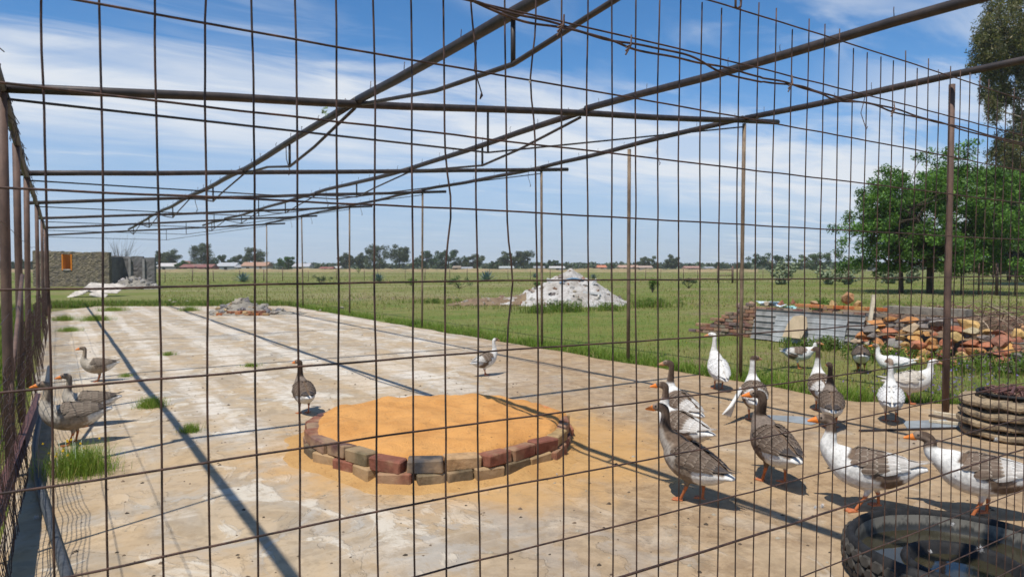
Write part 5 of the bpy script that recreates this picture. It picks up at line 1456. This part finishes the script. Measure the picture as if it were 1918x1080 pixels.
# ------------------------------------------------------------------ far fences
def field_fence(pa, pb_, n, h, label, r=.045, wires=3, jitter=.25):
    a, c = G(*pa, -.07), G(*pb_, -.07); th = thing('field_fence', label, 'fence', a)
    v = c - a; rs = random.Random(int(pa[0]))
    for k in range(n):
        p = v * (k + rs.uniform(-jitter, jitter) * (0 < k < n - 1)) / (n - 1); hh = h * rs.uniform(.85, 1.1); t = rs.uniform(-.04, .04)
        part('post', [p, p + np.array((t * hh, 0, hh))], r * rs.uniform(.7, 1.2), M['darkpost'], 5, th)
    for w in range(wires):
        z = h * (.3 + .55 * w / max(1, wires - 1)); part('wire', [np.array((0, 0, z)), v + np.array((0, 0, z))], .006, M['wire'], 3, th)
    return th
field_fence((150, 528), (1345, 522), 30, 1.45, 'long post and wire fence across the far field')
field_fence((1385, 522), (1760, 519), 10, 1.45, 'post and wire fence running on behind the prickly pears')
g = thing('field_gate', 'dark timber field gate with two posts and rails', 'gate', G(1345, 530, -.07))
for x_ in (1345, 1372): part('post', [G(x_, 530, -.07) - G(1345, 530, -.07), G(x_, 530, -.07) - G(1345, 530, -.07) + np.array((0, 0, 1.75))], .11, M['darkpost'], 6, g)
for z in (.8, 1.35): part('rail', [np.array((0, 0, z)), G(1372, 530, -.07) - G(1345, 530, -.07) + np.array((0, 0, z))], .05, M['darkpost'], 5, g)
# mesh yard fence under the leafy tree
yf = thing('yard_fence', 'wire yard fence with square posts seen under the leafy tree', 'fence', G(1800, 552, -.07))
a, c = G(1800, 552, -.07), G(2010, 556, -.07); v = c - a
for k in range(7): part('post', [v * k / 6, v * k / 6 + np.array((0, 0, 1.9))], .09 if k == 2 else .05, M['darkpost'], 4, yf)
for z in np.arange(.2, 3.2, .42): part('wire', [np.array((0, 0, z * .6)), v + np.array((0, 0, z * .6))], .012, M['wire'], 3, yf)

# low bank of dry spoil before the houses
def bank_strip():
    V, Fc, n = [], [], 260
    for i in range(n):
        x = -80 + i * 1500 / (n - 1); D = 235 + 12 * mnoise.noise(Vector((i * .05, 3, 3)))
        h = .95 + .55 * mnoise.noise(Vector((i * .11, 1, 1))) + .35 * mnoise.noise(Vector((i * .5, 1, 4)))
        for dd, z in ((-5, -.1), (-1.2, h), (1.2, h), (6, -.1)):
            p = PD(x, 505, D + dd); V.append((p[0], p[1], z))
    for i in range(n - 1):
        for j in range(3): Fc.append((i * 4 + j, i * 4 + j + 1, i * 4 + 5 + j, i * 4 + 4 + j))
    o = link('dry_bank', npmesh('dry_bank', V, Fc, mats=[mound_mat('dry_spoil', (.30, .22, .12), (.22, .19, .09), .12)], smooth=True)); o['kind'] = 'structure'
bank_strip()

# ------------------------------------------------------------------ far houses
def house(x0, x1, ytop, D, wallc, roofc, label, seed, roofk=.45, depth=7):
    k = D / F; a = PD(x0, 505, D); w = (x1 - x0) * k; h = (500 - ytop) * k + 1.35
    rs = random.Random(seed)
    th = thing('house', label, 'house', (a[0], a[1], -.07), -PSI, 'houses along the horizon')
    wh = h * (1 - roofk)
    b = MB(); b.box((w / 2, depth / 2, wh / 2), (w, depth, wh)); b.build('wall', M['paint'], th, color=wallc)
    b = MB(); e = .3
    b.add([(-e, -e, wh), (w + e, -e, wh), (w + e, depth + e, wh), (-e, depth + e, wh), (-e * .5, depth / 2, h), (w + e * .5, depth / 2, h), (-e, -e, wh + .12), (w + e, -e, wh + .12)],
          [(0, 1, 7, 6), (6, 7, 5, 4), (2, 3, 4, 5), (1, 2, 5, 7), (3, 0, 6, 4), (3, 2, 1, 0)])
    b.build('roof', M['paint'], th, color=roofc)
    nwin = max(1, int(w / 4))
    for q in range(nwin):
        b = MB(); x = w * (q + .5) / nwin
        if q == nwin // 2 and nwin > 1: b.box((x, -.02, 1.0), (.95, .06, 2.0)); b.build('door', M['paint'], th, color=(.10, .06, .05))
        else: b.box((x, -.02, wh * .58), (1.3, .06, 1.0)); b.build('window', M['eye'], th)
WH_, RD, OG, BR_, GY = (.46, .44, .41), (.24, .09, .07), (.36, .17, .10), (.24, .19, .14), (.28, .29, .30)
for i, a in enumerate([(294, 345, 491, 300, (.30, .28, .26), (.50, .47, .44), 'low grey house beside the ruin with pale roof'), (340, 352, 487, 310, WH_, RD, 'small house with red roof behind the bush tree'), (337, 396, 493, 270, (.24, .075, .07), (.22, .09, .08), 'long low dark red building under the tall gum tree'),
        (405, 440, 490, 290, GY, (.40, .41, .42), 'grey shed with pale metal roof'), (440, 458, 494, 285, WH_, GY, 'tiny white shed with grey roof'), (452, 500, 489, 280, (.46, .44, .41), (.38, .22, .15), 'white house with orange-red roof'), (548, 578, 491, 270, (.48, .47, .45), (.40, .40, .41), 'white gabled house right of the round green tree'),
        (598, 622, 498, 300, (.33, .09, .08), RD, 'small dark red building by the gum pair'), (624, 636, 497, 310, WH_, WH_, 'tiny white house by the gum pair'), (848, 862, 496, 300, OG, BR_, 'small brown house before the grove'), (864, 884, 498, 300, WH_, GY, 'small white house before the grove'), (935, 962, 497, 330, (.45, .44, .40), (.40, .42, .40), 'pale grey house before the twin gums'),
        (1000, 1020, 497, 340, GY, GY, 'small grey house left of the mound top'), (1030, 1058, 497, 330, WH_, (.5, .48, .45), 'pale house just behind the mound'), (1120, 1136, 495, 330, WH_, (.52, .18, .10), 'little house with bright terracotta roof'), (1160, 1196, 495, 340, (.42, .33, .27), (.42, .27, .20), 'tan house with brown roof right of the mound'),
        (1198, 1222, 496, 340, (.45, .38, .30), (.38, .28, .22), 'tan cottage next to the brown-roofed house'), (1284, 1312, 497, 350, (.40, .22, .17), (.36, .20, .16), 'pinkish house between the frame posts'), (1640, 1665, 494, 300, WH_, (.45, .45, .46), 'white house glimpsed under the leafy tree'), (1322, 1338, 498, 360, WH_, GY, 'tiny white house left of the field gate')]): house(*a, seed=i)

# ------------------------------------------------------------------ ruin
def ruin():
    a = G(62, 537, -.07); D = (a - CAM) @ fw; k = D / F
    th = thing('ruined_house', 'roofless rough stone ruin with orange inner wall showing through a window', 'ruin', a, -PSI)
    Wf = (205 - 62) * k; h = (537 - 470) * k
    wx0, wx1 = (117 - 62) * k, (136 - 62) * k; wz0, wz1 = (537 - 506) * k, (537 - 476) * k
    def roughwall(name, x0, x1, z0, z1, y, t, mat, top_amp=0.0, sd=0):
        V, Fc = [], []; nx_ = max(2, int((x1 - x0) / .18)); nz_ = max(2, int((z1 - z0) / .18))
        for s in (0, 1):
            for i in range(nx_ + 1):
                x = x0 + (x1 - x0) * i / nx_
                zt = z1 + (top_amp * (mnoise.noise(Vector((x * .8 + sd, 1, 1))) + .6 * mnoise.noise(Vector((x * 3 + sd, 5, 1)))) if top_amp else 0)
                for j in range(nz_ + 1):
                    z = z0 + (zt - z0) * j / nz_
                    V.append((x, y + s * t + (-1 if s == 0 else 1) * .05 * mnoise.noise(Vector((x * 4, z * 6, s + sd))), z))
        nn = (nz_ + 1); n2 = (nx_ + 1) * nn
        for i in range(nx_):
            for j in range(nz_):
                q = (i * nn + j, (i + 1) * nn + j, (i + 1) * nn + j + 1, i * nn + j + 1); Fc += [q, tuple(n2 + r for r in q[::-1])]
            q = (i * nn + nz_, (i + 1) * nn + nz_); Fc.append((q[0], q[1], n2 + q[1], n2 + q[0]))
            Fc.append((i * nn, n2 + i * nn, n2 + (i + 1) * nn, (i + 1) * nn))
        for i in (0, nx_):
            for j in range(nz_): Fc.append((i * nn + j, i * nn + j + 1, n2 + i * nn + j + 1, n2 + i * nn + j))
        return link(name, npmesh(name, V, Fc, mats=[mat]), th)
    roughwall('front_wall', 0, wx0, 0, h, 0, .4, M['ruin'], .14, 1); roughwall('front_wall', wx1, Wf, 0, h * .97, 0, .4, M['ruin'], .14, 2)
    roughwall('front_wall', wx0 + .002, wx1 - .002, 0, wz0, .004, .39, M['ruin'], 0, 3); roughwall('front_wall', wx0 + .002, wx1 - .002, wz1, h * .98, .004, .39, M['ruin'], .08, 4)
    for (c_, s_) in (((wx0 + .05, .16, (wz0 + wz1) / 2), (.1, .42, wz1 - wz0)), ((wx1 - .05, .16, (wz0 + wz1) / 2), (.1, .42, wz1 - wz0)), (((wx0 + wx1) / 2, .16, wz0 + .05), (wx1 - wx0 - .21, .46, .09))):
        b = MB(); b.box(c_, s_); b.build('window_frame', M['orange_wall'] if s_[0] < .2 else M['whitesheet'], th)
    b = MB(); b.box((Wf * .42, 3.4, h * .43), (Wf * .8, .2, h * .86)); b.build('inner_wall', M['orange_wall'], th)
    b = MB(); b.box((wx0 - .7, 2.0, h * .46), (.2, 2.6, h * .92)); b.build('inner_wall', M['orange_wall'], th)
    def lx(px_, y_): return (px_ - 959) * (D + y_) / F - (62 - 959) * D / F
    # set-back plastered wing to the right
    h2 = (533 - 475) * k; y2 = 2.2
    e0, d0, d1, e1 = lx(196, y2), lx(247, y2), lx(268, y2), lx(290, y2)
    roughwall('wing_wall', e0, d0, 0, h2, y2, .3, M['greyplaster'], .10, 6); roughwall('wing_wall', d1, e1, 0, h2 * .96, y2, .3, M['greyplaster'], .10, 7)
    roughwall('wing_wall', d0 + .002, d1 - .002, (533 - 486) * k, h2, y2 + .004, .29, M['greyplaster'], .06, 8)
    roughwall('wing_wall', lx(215, y2 + 2.4), lx(286, y2 + 2.4), 0, h2 * .9, y2 + 2.4, .3, M['greyplaster'], .10, 9)
    for x in (lx(221, y2), lx(245, y2), lx(271, y2)):
        b = MB(); b.box((x, y2 - .10, h2 * .46), (.20, .12, h2 * .92)); b.build('pilaster', simple('pale_plaster', (.27, .255, .235), .95, 2, .3, .3), th)
    b = MB(); b.box((Wf - .2, 1.37, h * .42), (.35, 1.9, h * .84)); b.build('side_wall', M['greyplaster'], th)
    return th
ruin()
# bare bush behind the ruin
b = MB(); bs = PD(225, 505, 90); bs[2] = -.07; rs = random.Random(4)
for k in range(26):
    a = rs.uniform(0, 6.28); e = Vector((math.cos(a) * rs.uniform(.3, 2.2), math.sin(a) * rs.uniform(.3, 2.2), rs.uniform(3.4, 5.6)))
    P = limb(b, (0, 0, 0), e, .028, .006, 5, .15, rs)
    for _ in range(3): limb(b, P[3], Vector(e) + Vector((rs.gauss(0, .6), rs.gauss(0, .6), rs.gauss(.1, .4))), .010, .003, 3, .1, rs)
tag(b.build('bare_bush', M['bark'], None, loc=bs), 'leafless thorny bush rising behind the ruin', 'bush')
# fallen roof sheets before the ruin
p0 = G(165, 556, -.07)
def fallen(name, dx, dy, L, Wd, z, tilt, yaw, label, mat):
    V, Fc = [], []; nx_, ny_ = 22, 12
    for i in range(nx_ + 1):
        for j in range(ny_ + 1):
            x = L * (i / nx_ - .5); y = Wd * (j / ny_ - .5)
            V.append((x, y, .14 * mnoise.noise(Vector((x * .9, y * .9, dx))) + .02 * math.sin(y * 30)))
    for i in range(nx_):
        for j in range(ny_): Fc.append((i * (ny_ + 1) + j, (i + 1) * (ny_ + 1) + j, (i + 1) * (ny_ + 1) + j + 1, i * (ny_ + 1) + j + 1))
    me = npmesh(name, V, Fc, mats=[mat]); o = link(name, me, None, p0 + rt * dx + np.array((fw[0], fw[1], 0)) * dy + np.array((0, 0, z)), (tilt[0], tilt[1], -PSI + yaw))
    sm = o.modifiers.new('solid', 'SOLIDIFY'); sm.thickness = .03; tag(o, label, 'roof sheet', 'fallen roof sheets')
fallen('roof_sheet', .35, .9, 2.0, 1.3, .50, (.30, .05), .1, 'large whitewashed roof sheet resting on fallen sheets before the ruin', M['whitesheet'])
fallen('roof_sheet', -.45, -.1, 1.3, .9, .22, (.38, -.12), -.2, 'cream roof sheet sloping to the grass before the ruin', M['whitesheet'])
fallen('roof_sheet', .65, -.1, .8, .6, .16, (.2, .15), .3, 'smaller broken roof sheet at the near end of the pile', M['whitesheet'])
c0 = G(250, 541, -.07)
rh_ = thing('rubble_heap', 'grey rubble heap against the plastered wing of the ruin', 'rubble heap', c0, -PSI)
def hrh(x, y):
    r = math.hypot(x / 2.2, y / 1.4); return max(0, 1.0 * (1 - r)) if r < 1 else 0
moundmesh('heap', hrh, ((-2.3, 2.3), (-1.5, 1.5)), 40, M['greyheap'], rh_, .08, 3)
heap(rh_, hrh, ((-2, 2), (-1.3, 1.0)), 90, (.2, .5), [(.36, .33, .30), (.28, .26, .24), (.42, .39, .35), (.20, .19, .18)])
